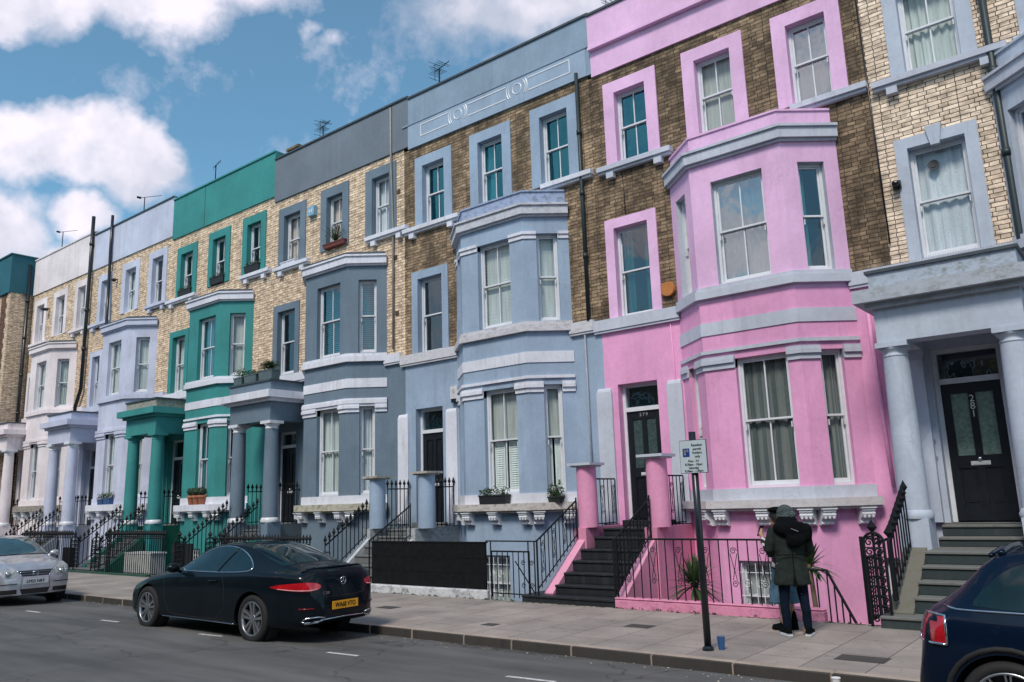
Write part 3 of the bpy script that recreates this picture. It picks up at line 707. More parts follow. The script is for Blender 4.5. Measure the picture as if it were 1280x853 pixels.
# ------------------------------------------------------------------ ground
G = 0.074; ZR = G-.12; KY = 8.70; BY = 11.95
def ground_mats():
    m, nt, b = newmat('asphalt')
    n1 = noise(nt, pos(nt), 90, 3, .8); n2 = noise(nt, pos(nt), .35, 5, .6); n3 = noise(nt, pos(nt, .25, 1.6, 1), 1.2, 5, .6)
    c = mixc(nt, n1, (.058, .058, .058), (.140, .136, .132))
    c = mixc(nt, 1.0, c, ramp(nt, n2, [(.3, .78), (.7, 1.28)]), 'MULTIPLY'); c = mixc(nt, 1.0, c, ramp(nt, n3, [(.35, .76), (.65, 1.28)]), 'MULTIPLY')
    v = nt.nodes.new('ShaderNodeTexVoronoi'); v.inputs['Scale'].default_value = 55; nt.links.new(pos(nt), v.inputs['Vector'])
    c = mixc(nt, ramp(nt, v.outputs['Distance'], [(.06, .75), (.12, 0.0)]), c, (.22, .21, .20))
    v2 = nt.nodes.new('ShaderNodeTexVoronoi'); v2.feature = 'DISTANCE_TO_EDGE'; v2.inputs['Scale'].default_value = .38
    wv_ = nt.nodes.new('ShaderNodeVectorMath'); wv_.operation = 'ADD'; nzz = nt.nodes.new('ShaderNodeTexNoise'); nzz.inputs['Scale'].default_value = 1.7; nt.links.new(pos(nt), nzz.inputs['Vector']); nt.links.new(pos(nt), wv_.inputs[0]); nt.links.new(nzz.outputs['Color'], wv_.inputs[1]); nt.links.new(wv_.outputs[0], v2.inputs['Vector'])
    c = mixc(nt, ramp(nt, v2.outputs['Distance'], [(.004, .55), (.009, 0.0)]), c, (.018, .018, .018))
    nt.links.new(c, b.inputs['Base Color']); b.inputs['Roughness'].default_value = .78; bump(nt, b, n1, .45, .008)
    road = m
    m, nt, b = newmat('paving slabs')
    sep = nt.nodes.new('ShaderNodeSeparateXYZ'); g = nt.nodes.new('ShaderNodeNewGeometry'); nt.links.new(g.outputs['Position'], sep.inputs[0])
    cb = nt.nodes.new('ShaderNodeCombineXYZ'); nt.links.new(sep.outputs[1], cb.inputs[0]); nt.links.new(sep.outputs[0], cb.inputs[1])
    t = nt.nodes.new('ShaderNodeTexBrick'); nt.links.new(cb.outputs[0], t.inputs['Vector']); t.offset = .5; t.inputs['Scale'].default_value = 1
    t.inputs['Brick Width'].default_value = .98; t.inputs['Row Height'].default_value = .66; t.inputs['Mortar Size'].default_value = .006; t.inputs['Mortar Smooth'].default_value = .4
    t.inputs['Color1'].default_value = (.35, .30, .265, 1); t.inputs['Color2'].default_value = (.27, .237, .215, 1); t.inputs['Mortar'].default_value = (.06, .055, .05, 1)
    n1 = noise(nt, pos(nt), 1.1, 6, .65); n2 = noise(nt, pos(nt), 60, 3, .7); n3 = noise(nt, pos(nt), 5, 5, .7)
    c = mixc(nt, 1.0, t.outputs['Color'], ramp(nt, n1, [(.3, .74), (.7, 1.2)]), 'MULTIPLY'); c = mixc(nt, 1.0, c, ramp(nt, n2, [(.3, .86), (.7, 1.1)]), 'MULTIPLY')
    c = mixc(nt, ramp(nt, n3, [(.60, 0.0), (.72, .5)]), c, (.10, .09, .08))
    v = nt.nodes.new('ShaderNodeTexVoronoi'); v.inputs['Scale'].default_value = 4.5; nt.links.new(pos(nt), v.inputs['Vector'])
    c = mixc(nt, ramp(nt, v.outputs['Distance'], [(.07, .6), (.10, 0.0)]), c, (.07, .06, .055))
    nt.links.new(c, b.inputs['Base Color']); b.inputs['Roughness'].default_value = .82
    bump(nt, b, math_n(nt, 'SUBTRACT', math_n(nt, 'MULTIPLY', n2, .2), t.outputs['Fac']), .5, .008)
    pave = m
    m, nt, b = newmat('granite kerb')
    n1 = noise(nt, pos(nt), 30, 4, .8); n2 = noise(nt, pos(nt), 2.2, 4)
    c = mixc(nt, n1, (.28, .22, .18), (.52, .42, .34)); c = mixc(nt, 1.0, c, ramp(nt, n2, [(.3, .7), (.7, 1.15)]), 'MULTIPLY')
    nt.links.new(c, b.inputs['Base Color']); b.inputs['Roughness'].default_value = .8; bump(nt, b, n1, .4, .006)
    return road, pave, m
ROAD, PAVE, KERB = ground_mats()
g = MB(); g.quad((-900, -900, -3.2), (900, -900, -3.2), (900, 900, -3.2), (-900, 900, -3.2)); struct(g.build('ground', plain('earth', (.10, .09, .08), .95)))
RZ = [(-9.0, -.09), (-7, -.02), (-4, .05), (0, .09), (4.5, .07), (5.8, .045), (7.2, .012), (8.2, -.028), (KY, ZR)]
def road_z(y): return float(np.interp(y, [a for a, b in RZ], [b for a, b in RZ]))
def ground_pt(px, py):
    d = pixdir(px, py); z = ZR
    for _ in range(12): q = Vector((0, 0, CH))+d*((z-CH)/d.z); z = road_z(q.y)
    return q
g = MB(); g.smooth = True; ys_ = [a for a, b in RZ]
for a, b in zip(RZ[:-1], RZ[1:]): g.quad((-160, a[0], a[1]), (60, a[0], a[1]), (60, b[0], b[1]), (-160, b[0], b[1]))
g.quad((-160,-9,-.09),(-160,-9,-3.2),(60,-9,-3.2),(60,-9,-.09)); struct(g.build('road', ROAD))
g = MB(); g.box(-160, 60, -11.8, -9, -.5, .05); struct(g.build('far_pavement', PAVE))
g = MB(); g.box(-160, 60, KY+.15, BY+.02, -.5, G); struct(g.build('pavement', PAVE))
g = MB(); x = -60
while x < 30:
    l = rnd.uniform(.85, 1.15); j = rnd.uniform(-.004, .004)
    g.box(x, x+l-.008, KY+j, KY+.149, ZR-.3, G+.004+j*.5); g.m[-4] = 1; x += l
struct(g.build('kerb', [KERB, stucco('dark kerb face', (.055, .05, .045), .7, (.015, .015, .015))], bevel=.012))  # kerb front faces coloured darker than the tops
g = MB(); g.box(-160, 60, BY+.02, YF+1.6, -1.3, -1.0); struct(g.build('basement_area_floor', plain('area concrete', (.12, .12, .115), .9)))
g = MB(); g.quad((-160, BY+.022, -1.02), (60, BY+.022, -1.02), (60, BY+.022, G-.002), (-160, BY+.022, G-.002)); struct(g.build('area_retaining_wall', plain('area wall', (.2, .2, .2), .9)))
# gutter grime and bay markings
MARK = plain('worn road paint', (.55, .55, .54), .75, var=.35, scale=25)
mk = MB()
for x in (-18.9, -18.9+3.38-.27, -12.24, -9.03, -5.90, -2.5, -22.1, -25.4):
    pass
for (x0, y0, x1, y1) in ((33,764,49,766),(126,775.5,148,778),(248,793,277,796),(409,816,447,820.4),(633,846,694,853)):
    a, b = ground_pt(x0, y0), ground_pt(x1, y1); mk.quad((a.x, a.y-.03, road_z(a.y-.03)+.004), (b.x, b.y-.03, road_z(b.y-.03)+.004), (b.x, b.y+.04, road_z(b.y+.04)+.004), (a.x, a.y+.04, road_z(a.y+.04)+.004))
struct(mk.build('road_marking', MARK))
GRIME = plain('gutter grime', (.028, .026, .024), .9, var=.4, scale=12)
lt = MB()
for i in range(420):
    x = rnd.uniform(-22, 0); y = KY-abs(rnd.gauss(0, .28))-.01; s = rnd.uniform(.006, .022); a = rnd.random()*PI
    lt.cm = 0 if rnd.random() < .55 else 1
    c_, s_ = math.cos(a)*s, math.sin(a)*s*.5
    zz = road_z(y); lt.quad((x-c_, y-s_, zz+.005), (x+s_, y-c_, zz+.006), (x+c_, y+s_, zz+.012), (x-s_, y+c_, zz+.005))
o = lt.build('litter', [plain('pale litter', (.5, .46, .40), .8), plain('brown leaf litter', (.16, .10, .05), .8)]); o['kind'] = 'stuff'; o['label'] = 'scraps of leaf and grit lying in the gutter'
cv = MB()
for (x, y, a, b_) in ((-6.14, 10.46, .20, .13), (-2.86, 9.57, .26, .16), (-11.2, 10.3, .2, .13), (-8.2, 9.6, .12, .10)):
    cv.box(x-a, x+a, y-b_, y+b_, G-.01, G+.004)
    cv.box(x-a+.03, x+a-.03, y-b_+.03, y+b_-.03, G, G+.007)
struct(cv.build('pavement_cover', plain('cast cover', (.06, .055, .05), .7)))

# ------------------------------------------------------------------ iron work
def spear(mb, x, y, z, s=1.0):
    mb.lathe((x, y, 0), [(.014*s, z-.03), (.034*s, z-.01), (.016*s, z+.012), (.026*s, z+.03), (.056*s, z+.075), (.030*s, z+.12), (.003, z+.18)], 4, caps=False)
def rail_run(mb, p0, p1, b0, b1, t0, t1, spacing=.125, kind='spear', bar=.0125, low=.07, skip=None):
    """bars between base heights b and top-rail heights t, running from p0 to p1 (x,y)"""
    L = math.hypot(p1[0]-p0[0], p1[1]-p0[1]); n = max(1, round(L/spacing)); at = lambda t: (p0[0]+(p1[0]-p0[0])*t, p0[1]+(p1[1]-p0[1])*t)
    P0 = (*p0, t0); P1 = (*p1, t1)
    mb.tube([P0, P1], .017, 6); 
    if low is not None: mb.tube([(*p0, b0+low), (*p1, b1+low)], .012, 5)
    def F(u, n_, z): q = at(u/L); return (q[0], q[1]-n_ if abs(p1[0]-p0[0]) > abs(p1[1]-p0[1]) else q[1], z+(b0+(b1-b0)*u/L))
    for i in range(n+1):
        t = i/n; x, y = at(t); b = b0+(b1-b0)*t; tp = t0+(t1-t0)*t
        if kind == 'spear':
            mb.tube([(x, y, b), (x, y, tp+.07)], bar, 5, caps=False); spear(mb, x, y, tp+.06, 1.0)
        else:
            mb.tube([(x, y, b), (x, y, tp)], bar*.8, 5, caps=False)
            if kind == 'scroll' and i < n and i % 3 == 1:
                h = tp-b; u = L*t+L/n/2; r = min(.055, L/n*.42)
                mb.tube(scroll(F, u, 0, h*.82-b*0, r), .006, 4, caps=False); mb.tube(scroll(F, u, 0, h*.30, r), .006, 4, caps=False)
                mb.tube([F(u-r, 0, h*.78), F(u+r*.6, 0, h*.36)], .006, 4, caps=False); mb.tube([F(u+r, 0, h*.78), F(u-r*.6, 0, h*.36)], .006, 4, caps=False)
def railing(name, label, cat, group, loc, fn):
    mb = MB(); fn(mb); o = mb.build(name, IRON, None, origin=loc); tag(o, label, cat, group); return o
def newel(mb, x, y, z0, z1, w=.13, along='x'):
    """cast newel panel with rounded head, rings and a centre spindle"""
    P = lambda u, z: (x+u, y, z) if along == 'x' else (x, y+u, z)
    pts = [P(-w, z0), P(-w, z1-w)]+[P(-w*math.cos(PI*i/10), z1-w+w*math.sin(PI*i/10)) for i in range(1, 10)]+[P(w, z1-w), P(w, z0)]
    mb.tube(pts, .02, 6); mb.tube([P(0, z0), P(0, z1)], .018, 6)
    z = z0+.1; k = 0
    FN = lambda u, n_, zz: P(u, zz)
    while z < z1-.10:
        mb.tube(scroll(FN, -w*.48, 0, z, w*.42, 1.3, 1), .011, 5, caps=False); mb.tube(scroll(FN, w*.48, 0, z, w*.42, 1.3, -1), .011, 5, caps=False)
        mb.tube([P(-w, z+.055), P(w, z+.055)], .008, 4); z += .125; k += 1
    spear(mb, *P(0, 0)[:2], z1, 1.2)

STEPS_STD = [(BY, .20), (12.27, .36), (12.56, .55), (12.85, .74), (13.14, .93), (13.42, 1.14), (13.75, 1.29)]
STEPS_201 = [(11.72, .23), (12.1, .44), (12.4, .62), (12.7, .80), (13.0, .98), (14.0, 1.12), (14.35, 1.29)]
def steps(H, xl, lst, mat, wide=(.28, 1.60), first=(-.25, 1.60), side=None, sidemat=None, inner=None, th=1.41, mat2=None, sw=.20):
    s = MB(); zp = -1.0
    for i, (y, z) in enumerate(lst):
        a, b = first if i == 0 else (wide if not (inner and i >= inner[0]) else inner[1])
        s.cm = 1 if mat2 else 0; s.box(xl+a, xl+b, y+.012, YF+.12-i*.002, zp, z-.04); s.cm = 0; s.box(xl+a+.001*i, xl+b-.001*i, y-.012, YF+.118-i*.002, z-.04, z); zp = z
    s.box(xl+.3, xl+1.5, YF-.10, YF+.28, zp, th)
    s.build('entrance_steps', [mat, mat2] if mat2 else mat, H, bevel=.008)
    w = MB()
    y_a, z_a = lst[0][0]+.25, lst[0][1]+.02; y_b, z_b = lst[4][0]+.20, side or 1.11
    for (a, b) in ((wide[0]-sw, wide[0]), (wide[1], wide[1]+.18)):
        w.cut()
        w.prism_x([(y_a, -1.0), (y_a, z_a), (y_b, z_b), (y_b, -1.0)], xl+a, xl+b)
    w.build('step_string', sidemat or mat, H)
    return (y_a, z_a, y_b, z_b)
def landing(H, xl, z, mat, wide=(.28, 1.60), y0=13.3, mossm=None):
    w = MB()
    for (a, b) in ((wide[0]-.24, wide[0]+.03), (wide[1]-.03, wide[1]+.24)): w.cut(); w.box(xl+a, xl+b, y0, YF, -1.0, z)
    w.build('landing_wall', mat, H)
def pier(H, x, y, z0, z1, mat, capm):
    m = MB(); m.smooth = True; m.lathe((x, y, 0), [(.205, z0), (.20, z0+.5*(z1-z0)), (.195, z1)], 26); m.smooth = False
    o = m.build('step_pier', mat, H); c = MB(); c.box(x-.27, x+.27, y-.27, y+.27, z1, z1+.05); c.box(x-.22, x+.22, y-.22, y+.22, z1-.03, z1); c.build('pier_cap', capm, o)
def side_rails(xl, kind, label, wide=(.28, 1.60), z=1.30, top=2.26):
    for x, w_ in ((xl+wide[0]-.12, 'far'), (xl+wide[1]+.14, 'near')):
        def fn(mb): rail_run(mb, (x, 14.0), (x, 14.72), z, z, top, top, .14, kind)
        railing('landing_railing', label+', on the '+w_+' side', 'railing', 'short landing railings', (x, 14.3, 1.3), fn)
# ------------------------------------------------------------------ the terrace, right to left
P_WHITE = stucco('blue white paint', (.50, .56, .66), .5, (.16, .15, .10))
P_PINK = stucco('pink paint', (.81, .51, .76), .22, (.45, .20, .36))
P_PINKLO = stucco('deep pink paint', (.82, .38, .63), .35, (.20, .08, .12))
P_BLUE = stucco('cornflower paint', (.33, .43, .56), .35, (.12, .12, .13))
P_GREY = stucco('slate grey paint', (.155, .215, .275), .3, (.07, .07, .07))
P_TEAL = stucco('teal paint', (.045, .27, .265), .3, (.02, .06, .05))
P_LAV = stucco('lavender paint', (.58, .62, .77), .35, (.18, .16, .15))
P_PALE = stucco('shell white paint', (.84, .77, .79), .5, (.20, .15, .12))
P_DTEAL = stucco('petrol paint', (.02, .12, .16), .3)
TRIMW = stucco('white trim', (.74, .76, .84), .6, (.16, .13, .10))
PARGREY = stucco('grey parapet', (.17, .205, .25), .3, (.08, .08, .09)); PARBLUE = stucco('dusty blue parapet', (.27, .36, .47), .35, (.14, .15, .15))
PINKWALL = mossy('worn pink wall', (.70, .27, .42), .55, (.22, .08, .10))
BLUEDK = stucco('blue lower wall', (.27, .36, .50), .35, (.09, .10, .11))
BLACKTREAD = stucco('black painted tread', (.018, .022, .026), .7, (.07, .07, .065), .5)
def bay4(B, C): return (B-.80, B, C, C+.81)
HC = []
# 201 : white portico house, right of frame
c0 = dict(x=(-3.2, 2.9), dz=0, paint=P_WHITE, lower=P_WHITE, brick=BR_CREAM, trim=GREYW, label='blue-white house with cream brick and porch over its black door numbered 281',
    bay=bay4(-.53, 1.3), W=[(-2.80,-1.42,9.10,11.05),(-.8,.56,9.10,11.05),(1.2,2.56,9.10,11.05)], Wc=['net','net','net'], f1=(-2.90,-1.60,5.72,7.94), f1c='lace', key=True,
    door=(-2.80,-1.78,1.31,4.60)[0:2]+(4.15,), threshold=1.31, parz=(11.45,13.1), fw1=(.43,1.45), fwg=(.6,1.55), c1=['net','net','net'], cg=['net','net','net'],
    sills=[(-3.12,-1.0),(-.9,2.8)], portico=True, poff=.14, colz=1.42, plinz=.9, poffx=0, dglass=(.18,.26,.22), number=('281', .16, True, (.7,.72,.7)), bw=.24, bw1=.20, basgrille=False, colbase=P_WHITE, pcorn=mossy('porch cornice', (.42,.46,.52), .5), ppar=mossy('porch parapet', (.40,.46,.54), .7), colcap=P_WHITE, caps2=False)
c1 = dict(x=(-9.2, -3.2), dz=0, paint=P_PINK, lower=P_PINKLO, upaint=P_PINK, brick=BR_DARK, trim=GREYW, label='pink house with dark sooty brick, pink parapet and pink bay window',
    bay=(-7.32,-6.53,-4.69,-3.88), W=[(-8.81,-7.46,9.19,11.21),(-6.82,-5.46,9.22,11.22),(-4.85,-3.53,9.22,11.20)], Wc=[None,'frost','sky'], gh=(-3.92,-3.46,-.9,.74), Wg=glass('sky reflection glass', (.30,.60,.68), .24, gcol=(.16,.62,.76)), f1=(-8.96,-7.68,5.66,7.95), f1c='drape',  # teal gloss colour paints in the reflected sky on bare panes
    door=(-8.88,-7.93,4.25), parz=(11.51,13.03), ledge=12.14, fw1=(.43,1.46), fwg=(.62,1.60), c1=['net','sky','halfnet'], cg=['sheer','sheer','sheer'], lined=True,
    sills=[(-9.02,-7.18),(-4.6,-3.2)], pils=[(-9.40,-9.02),(-7.70,-7.36)], dglass=(.05,.08,.08), number=('279', .10, False, (.35,.38,.40)), strl=.16, basgrille=True, slabm=mossy('pink house sill', (.60,.58,.60), .25), parl=.12)
c2 = dict(x=(-15.4, -9.2), dz=.06, paint=P_BLUE, lower=P_BLUE, upaint=P_BLUE, brick=BR_DULL, trim=TRIMW, label='cornflower blue house with dark brick and two painted rings on its parapet',
    bay=(-13.50,-12.69,-10.76,-9.97), W=[(-14.95,-13.58,9.25,11.26),(-12.93,-11.56,9.30,11.29),(-10.93,-9.55,9.25,11.31)], Wc=[None,'halfnet','dark'], Wg=glass('teal reflection glass', (.30,.60,.68), .22, gcol=(.14,.60,.74)), f1=(-15.11,-13.78,5.70,8.01), f1c=None,  # deep blue sky reflection put into the pane's gloss colour
    door=(-15.03,-14.06,4.30), parz=(11.60,13.12), parpaint=PARBLUE, fw1=(.53,1.52), fwg=(.62,1.58), c1=['blind','blind','blind'], cg=['shutter','shutter','shutter'], caps2=True, bayparm=mossy('blue bay parapet', (.34,.42,.60), .55, (.10,.11,.10)), cornm=mossy('bay cornice stained', (.58,.60,.66), .45, (.20,.18,.16)),
    sills=[(-15.34,-13.28),(-10.6,-9.18)], pils=[(-15.66,-15.28),(-13.92,-13.54)], strl=.12, strr=.165, parr=.12, basgrille=True, parl=.22, f1bars=False, slabm=mossy('blue house sill', (.56,.53,.50), .6), sillm=mossy('stained upper sill', (.60,.60,.64), .5, (.22,.16,.13)), string=mossy('stained string', (.62,.62,.66), .3, (.22,.18,.15)), pilm=TRIMW)
c3 = dict(x=(-21.45, -15.4), dz=.18, paint=P_GREY, lower=P_GREY, upaint=P_GREY, brick=BR_LIGHT, trim=TRIMW, label='slate grey house with white banded bay and planters standing on its porch',
    bay=(-19.62,-18.82,-16.95,-16.12), W=[(-21.2,-19.8,9.40,11.38),(-19.06,-17.75,9.46,11.43),(-17.0,-15.71,9.42,11.46)], Wc=['beige','beige','lace'], f1=(-21.36,-20.03,5.90,8.17), f1c=None, f1bars=False,
    door=(-21.1,-20.1,4.15), parz=(11.70,13.18), parpaint=PARGREY, fw1=(.53,1.55), fwg=(.6,1.55), c1=['venetian','venetian','venetian'], cg=['net','net','lace'],
    sills=[(-21.3,-19.55),(-16.9,-15.22)], portico=True, baypar=False, entab=True, pent=True, strr=.125, parr=.22, seams=(-15.85,), dm=BLACK, slabm=mossy('mossy bay sill', (.50,.48,.40), .8, (.16,.14,.04)), corbm=WHITE, portpaint=P_GREY)
c4 = dict(x=(-27.9, -21.45), dz=.32, paint=P_TEAL, lower=P_TEAL, upaint=P_TEAL, brick=BR_LIGHT, trim=TRIMW, label='bright teal green house with teal columns and a weathered stone porch roof',
    bay=(-26.0,-25.22,-23.30,-22.5), W=[(-27.5,-26.12,9.52,11.48),(-25.37,-24.01,9.58,11.56),(-23.26,-21.92,9.57,11.58)], Wc=[None,None,None], f1=(-27.75,-26.45,6.02,8.31), f1c='blind', f1bars=False,
    door=(-27.5,-26.5,4.35), parz=(11.92,13.48), fw1=(.6,1.62), fwg=(.8,1.50), c1=[None,'halfnet','frost'], cg=[None,'halfnet',None], sills=[(-28.0,-26.0),(-23.2,-21.57)], portico=True, baypar=False, seams=(-25.7,),
    ppar=mossy('weathered porch stone', (.34,.33,.29), .9, (.12,.12,.09)), slabm=TRIMW, poff=.18, coping=P_TEAL, caps2=False, colcap=P_TEAL, pcorn=P_TEAL)
c5 = dict(x=(-34.4, -27.9), dz=.46, paint=P_LAV, lower=P_LAV, upaint=P_LAV, brick=BR_LIGHT, trim=P_LAV, label='lavender house with tall drainpipe, beside the bright teal one',
    bay=(-32.4,-31.55,-29.52,-28.7), W=[(-33.83,-32.64,9.62,11.70),(-31.76,-30.35,9.70,11.76),(-29.62,-28.24,9.62,11.77)], Wc=[None,'net',None], f1=(-34.15,-33.05,6.1,8.46), f1c=None,
    door=(-34.0,-33.0,4.45), parz=(12.08,13.63), fw1=(.5,1.5), fwg=(.7,1.5), c1=['blind','net','blind'], cg=['frost','net','frost'], sills=[(-34.3,-32.6),(-29.6,-28.0)], portico=True, baypar=False, poff=.25, slabm=TRIMW, bands=False, entab=True)
c6 = dict(x=(-40.6, -34.4), dz=.55, paint=P_PALE, lower=P_PALE, upaint=P_PALE, brick=BR_LIGHT, trim=P_PALE, label='shell white house at the far end, next to the petrol blue corner building',
    bay=(-39.2,-38.35,-36.35,-35.5), W=[(-40.33,-38.95,9.68,11.78),(-38.24,-36.8,9.75,11.82),(-36.05,-34.75,9.70,11.86)], Wc=['beige','beige','beige'], f1=(-40.5,-39.5,6.1,8.35), f1c=None,
    door=(-40.2,-39.2,4.5), parz=(12.10,13.80), fw1=(.6,1.6), fwg=(.7,1.5), c1=['net','net','net'], cg=['net','net','net'], sills=[(-40.4,-38.5),(-36.2,-34.6)], portico=True, baypar=False, poff=.3, bands=False, entab=True, coping=P_PALE)

def blue_frieze(H, c):
    mb = MB(); y = YF-.05; W_ = .03
    x0, x1, z0, z1 = -14.68, -9.65, 11.84, 12.20; r = .175; cxs = (-13.28, -11.27); zc = (z0+z1)/2
    segs = [(x0, cxs[0]-.36), (cxs[0]+.36, cxs[1]-.36), (cxs[1]+.36, x1)]
    for a, b in segs:
        mb.box(a, b, y-.022, y, z0, z0+W_); mb.box(a, b, y-.022, y, z1-W_, z1)
    for x in (x0, x1-W_): mb.box(x, x+W_, y-.0225, y, z0, z1)
    for cx_ in cxs:
        mb.tube([(cx_+r*.78*math.cos(2*PI*i/24), y-.01, zc+r*.78*math.sin(2*PI*i/24)) for i in range(25)], .017, 6)
        for sgn in (1, -1):
            mb.tube([(cx_+sgn*.33*math.cos(-.62+1.24*i/10), y-.01, zc+.33*math.sin(-.62+1.24*i/10)) for i in range(11)], .017, 6)
            mb.tube([(cx_+sgn*.27*math.cos(-.72+1.44*i/10), y-.01, zc+.27*math.sin(-.72+1.44*i/10)) for i in range(11)], .012, 6)
    mb.build('parapet_frieze', WHITE, H)
    l = MB(); l.box(c['x'][0], c['x'][1]+.1, y-.03, y, 12.30, 12.34); l.build('parapet_ledge', c['parpaint'], H)
    f = MB(); f.box(c['x'][0]+.22, c['x'][1], y-.012, y, 11.60, 12.30); f.build('parapet_panel', P_BLUE, H)
c2['frieze'] = blue_frieze

houses = []
for c in (c0, c1, c2, c3, c4, c5, c6):
    H, L, segs = house(c); c['H'] = H; c['L'] = L; c['segs'] = segs; houses.append(c)
def pipe(H, pts, r=.055, mat=None, collars=True, name='drainpipe'):
    mb = MB(); mb.smooth = True; mb.tube(pts, r, 10)
    if collars:
        for a, b in zip(pts[:-1], pts[1:]):
            a, b = Vector(a), Vector(b); Ln = (b-a).length; n = int(Ln/1.8)
            for i in range(1, n+1):
                q = a+(b-a)*(i/(n+1)); mb.tube([q-(b-a)/Ln*.06, q+(b-a)/Ln*.06], r*1.35, 10)
    return mb.build(name, mat or BLACK, H)
IRONPIPE = plain('painted iron pipe', (.015, .03, .035), .5)
# 201
H0 = c0['H']
pipe(H0, [(-1.24, YF-.09, 13.0), (-1.24, YF-.09, 5.75), (-1.20, YF-.09, 5.6)], .06, IRONPIPE)
lam = MB(); lam.box(-3.0, -2.86, YF-.10, YF, 7.05, 7.18); lam.ellipsoid((-2.93, YF-.14, 7.12), (.07, .08, .06)); lam.build('wall_lamp', BLACK, H0)
vt = MB(); vt.lathe((-2.36, YF+.17, 7.40), [(.09, 0), (.09, .015)], 16, 'y'); vt.lathe((-2.36, YF+.16, 7.40), [(.05, 0), (.05, .012)], 16, 'y'); vt.build('window_vent', plain('vent grey', (.05, .055, .06), .5), H0)
bl = MB()
for z in (2.35, 2.62): bl.cut(); bl.lathe((-2.93+.02, YF-.02, z), [(.045, 0), (.045, .02)], 16, 'y'); bl.lathe((-2.91, YF-.035, z), [(.02, 0), (.02, .02)], 12, 'y')
bl.build('door_bell', plain('bell metal', (.4, .42, .44), .4, .6), H0)
pt0 = MB(); xe0, xe1, ye0, ze = c0['port']
for i in range(60):
    x = xe0+(xe1-xe0)*i/59; pt0.lathe((x, ye0+.05, ze), [(.004, 0), (.001, .11)], 4); 
pt0.build('bird_spikes', plain('steel spike', (.45, .45, .48), .4, .5), H0)
# pink
H1 = c1['H']
pipe(H1, [(-9.5+.02, YF-.08, 11.75), (-9.5+.02, YF-.08, 5.75)], .045, IRONPIPE)
pipe(H1, [(-3.66, YF-.07, 5.2), (-3.62, YF-.07, 3.0), (-3.58, YF-.07, 1.9)], .035, P_PINKLO, False)
pipe(H1, [(-3.22, YF-.03, 10.9), (-3.19, YF-.03, 8.0), (-3.17, YF-.03, 6.1)], .016, BLACK, False, 'cable')
pipe(H1, [(-8.45, YF-.015, 9.0), (-8.42, YF-.02, 8.5), (-8.40, YF-.05, 8.0)], .008, BLACK, False, 'cable')
pipe(H1, [(-7.52, YF-.02, 5.4), (-7.50, YF-.02, 4.2), (-7.33, YF-.02, 1.6)], .012, P_PINKLO, False, 'cable')
al = MB(); al.lathe((-7.50, YF-.10, 6.10), [(.14, .10), (.16, .04), (.15, 0)], 24, 'y'); al.build('alarm_bell', plain('orange brown alarm', (.50, .19, .045), .6), H1)
# blue
H2 = c2['H']
pipe(H2, [(-9.62, YF-.05, 5.45), (-9.60, YF-.05, 1.4)], .022, plain('grey cable', (.3, .33, .38), .6), False, 'cable')
pipe(H2, [(-13.42, YF-.03, 9.0), (-13.40, YF-.03, 8.0), (-13.47, YF-.03, 6.0), (-13.44, YF-.06, 5.4), (-13.38, YF-.05, 2.0)], .022, plain('grey cable', (.3, .33, .38), .6), False, 'cable')
al = MB(); al.box(-13.68, -13.44, YF-.12, YF, 4.42, 4.74); al.cm = 1; al.box(-13.66, -13.46, YF-.11, YF-.002, 4.33, 4.42)
v = lambda a, b: (-13.56+a, YF-.123, 4.61+b); al.tube([v(0, .05), v(.035, 0), v(0, -.05), v(-.035, 0), v(0, .05)], .006, 5)
al.build('alarm_box', [plain('alarm white', (.62, .63, .66), .4), BLACK], H2)
fx = MB(); fx.box(-11.62+.0, -11.5, YB-.012, YB, 0, .01)
# grey
H3 = c3['H']
pipe(H3, [(-15.87, YF-.08, 13.1), (-15.86, YF-.08, 11.5), (-15.8, YF-.06, 9.5), (-15.82, YF-.05, 6.0)], .028, plain('buff pipe', (.28, .26, .24), .6), False)
al = MB(); al.box(-19.58, -19.25, YF-.14, YF, 10.72, 11.02); al.build('alarm_box', plain('pale blue alarm', (.22, .42, .55), .5), H3)
al = MB(); 
for sx in (-1, 1): al.add([(-19.42, YF-.142, 10.87), (-19.42+sx*.10, YF-.142, 10.96), (-19.42+sx*.07, YF-.142, 10.80)], [(0, 1, 2) if sx > 0 else (0, 2, 1)])
al.build('alarm_badge', WHITE, H3)
# lavender and pale
pipe(c5['H'], [(-32.72, YF-.14, 14.1), (-32.72, YF-.14, 12.6), (-32.66, YF-.14, 11.0), (-32.5, YF-.2, 9.3), (-32.2, YB-.0, 9.1)], .06, BLACK)
pipe(c6['H'], [(-34.5, YF-.14, 14.5), (-34.5, YF-.14, 12.0), (-34.55, YF-.14, 7.0), (-34.95, YF-.14, 6.3), (-35.0, YF-.14, 5.3)], .075, BLACK)
pipe(c6['H'], [(-40.62, YF-.25, 13.6), (-40.62, YF-.25, 1.2)], .07, BLACK)
lp = MB(); lp.ellipsoid((-38.72, YF-.2, 11.1), (.09, .16, .07)); lp.tube([(-38.72, YF, 11.15), (-38.72, YF-.2, 11.15)], .03); lp.build('wall_lamp', BLACK, c6['H'])
lp = MB(); lp.ellipsoid((-32.22, YF-.15, 11.2), (.07, .1, .07)); lp.tube([(-32.22, YF, 11.25), (-32.22, YF-.15, 11.25)], .025); lp.build('wall_lamp', BLACK, c5['H'])
# tie-bar ends and small iron marks on the brick
tb = MB()
for (x, z) in ((-19.60, 8.45),(-19.66, 6.9),(-17.4, 9.0),(-15.75, 8.6),(-15.62, 10.5),(-15.7, 7.0)): tb.cut(); tb.box(x-.06, x+.06, YF-.02, YF, z-.06, z+.06)
tb.build('wall_tie', plain('rusty iron', (.09, .05, .035), .8), H3)

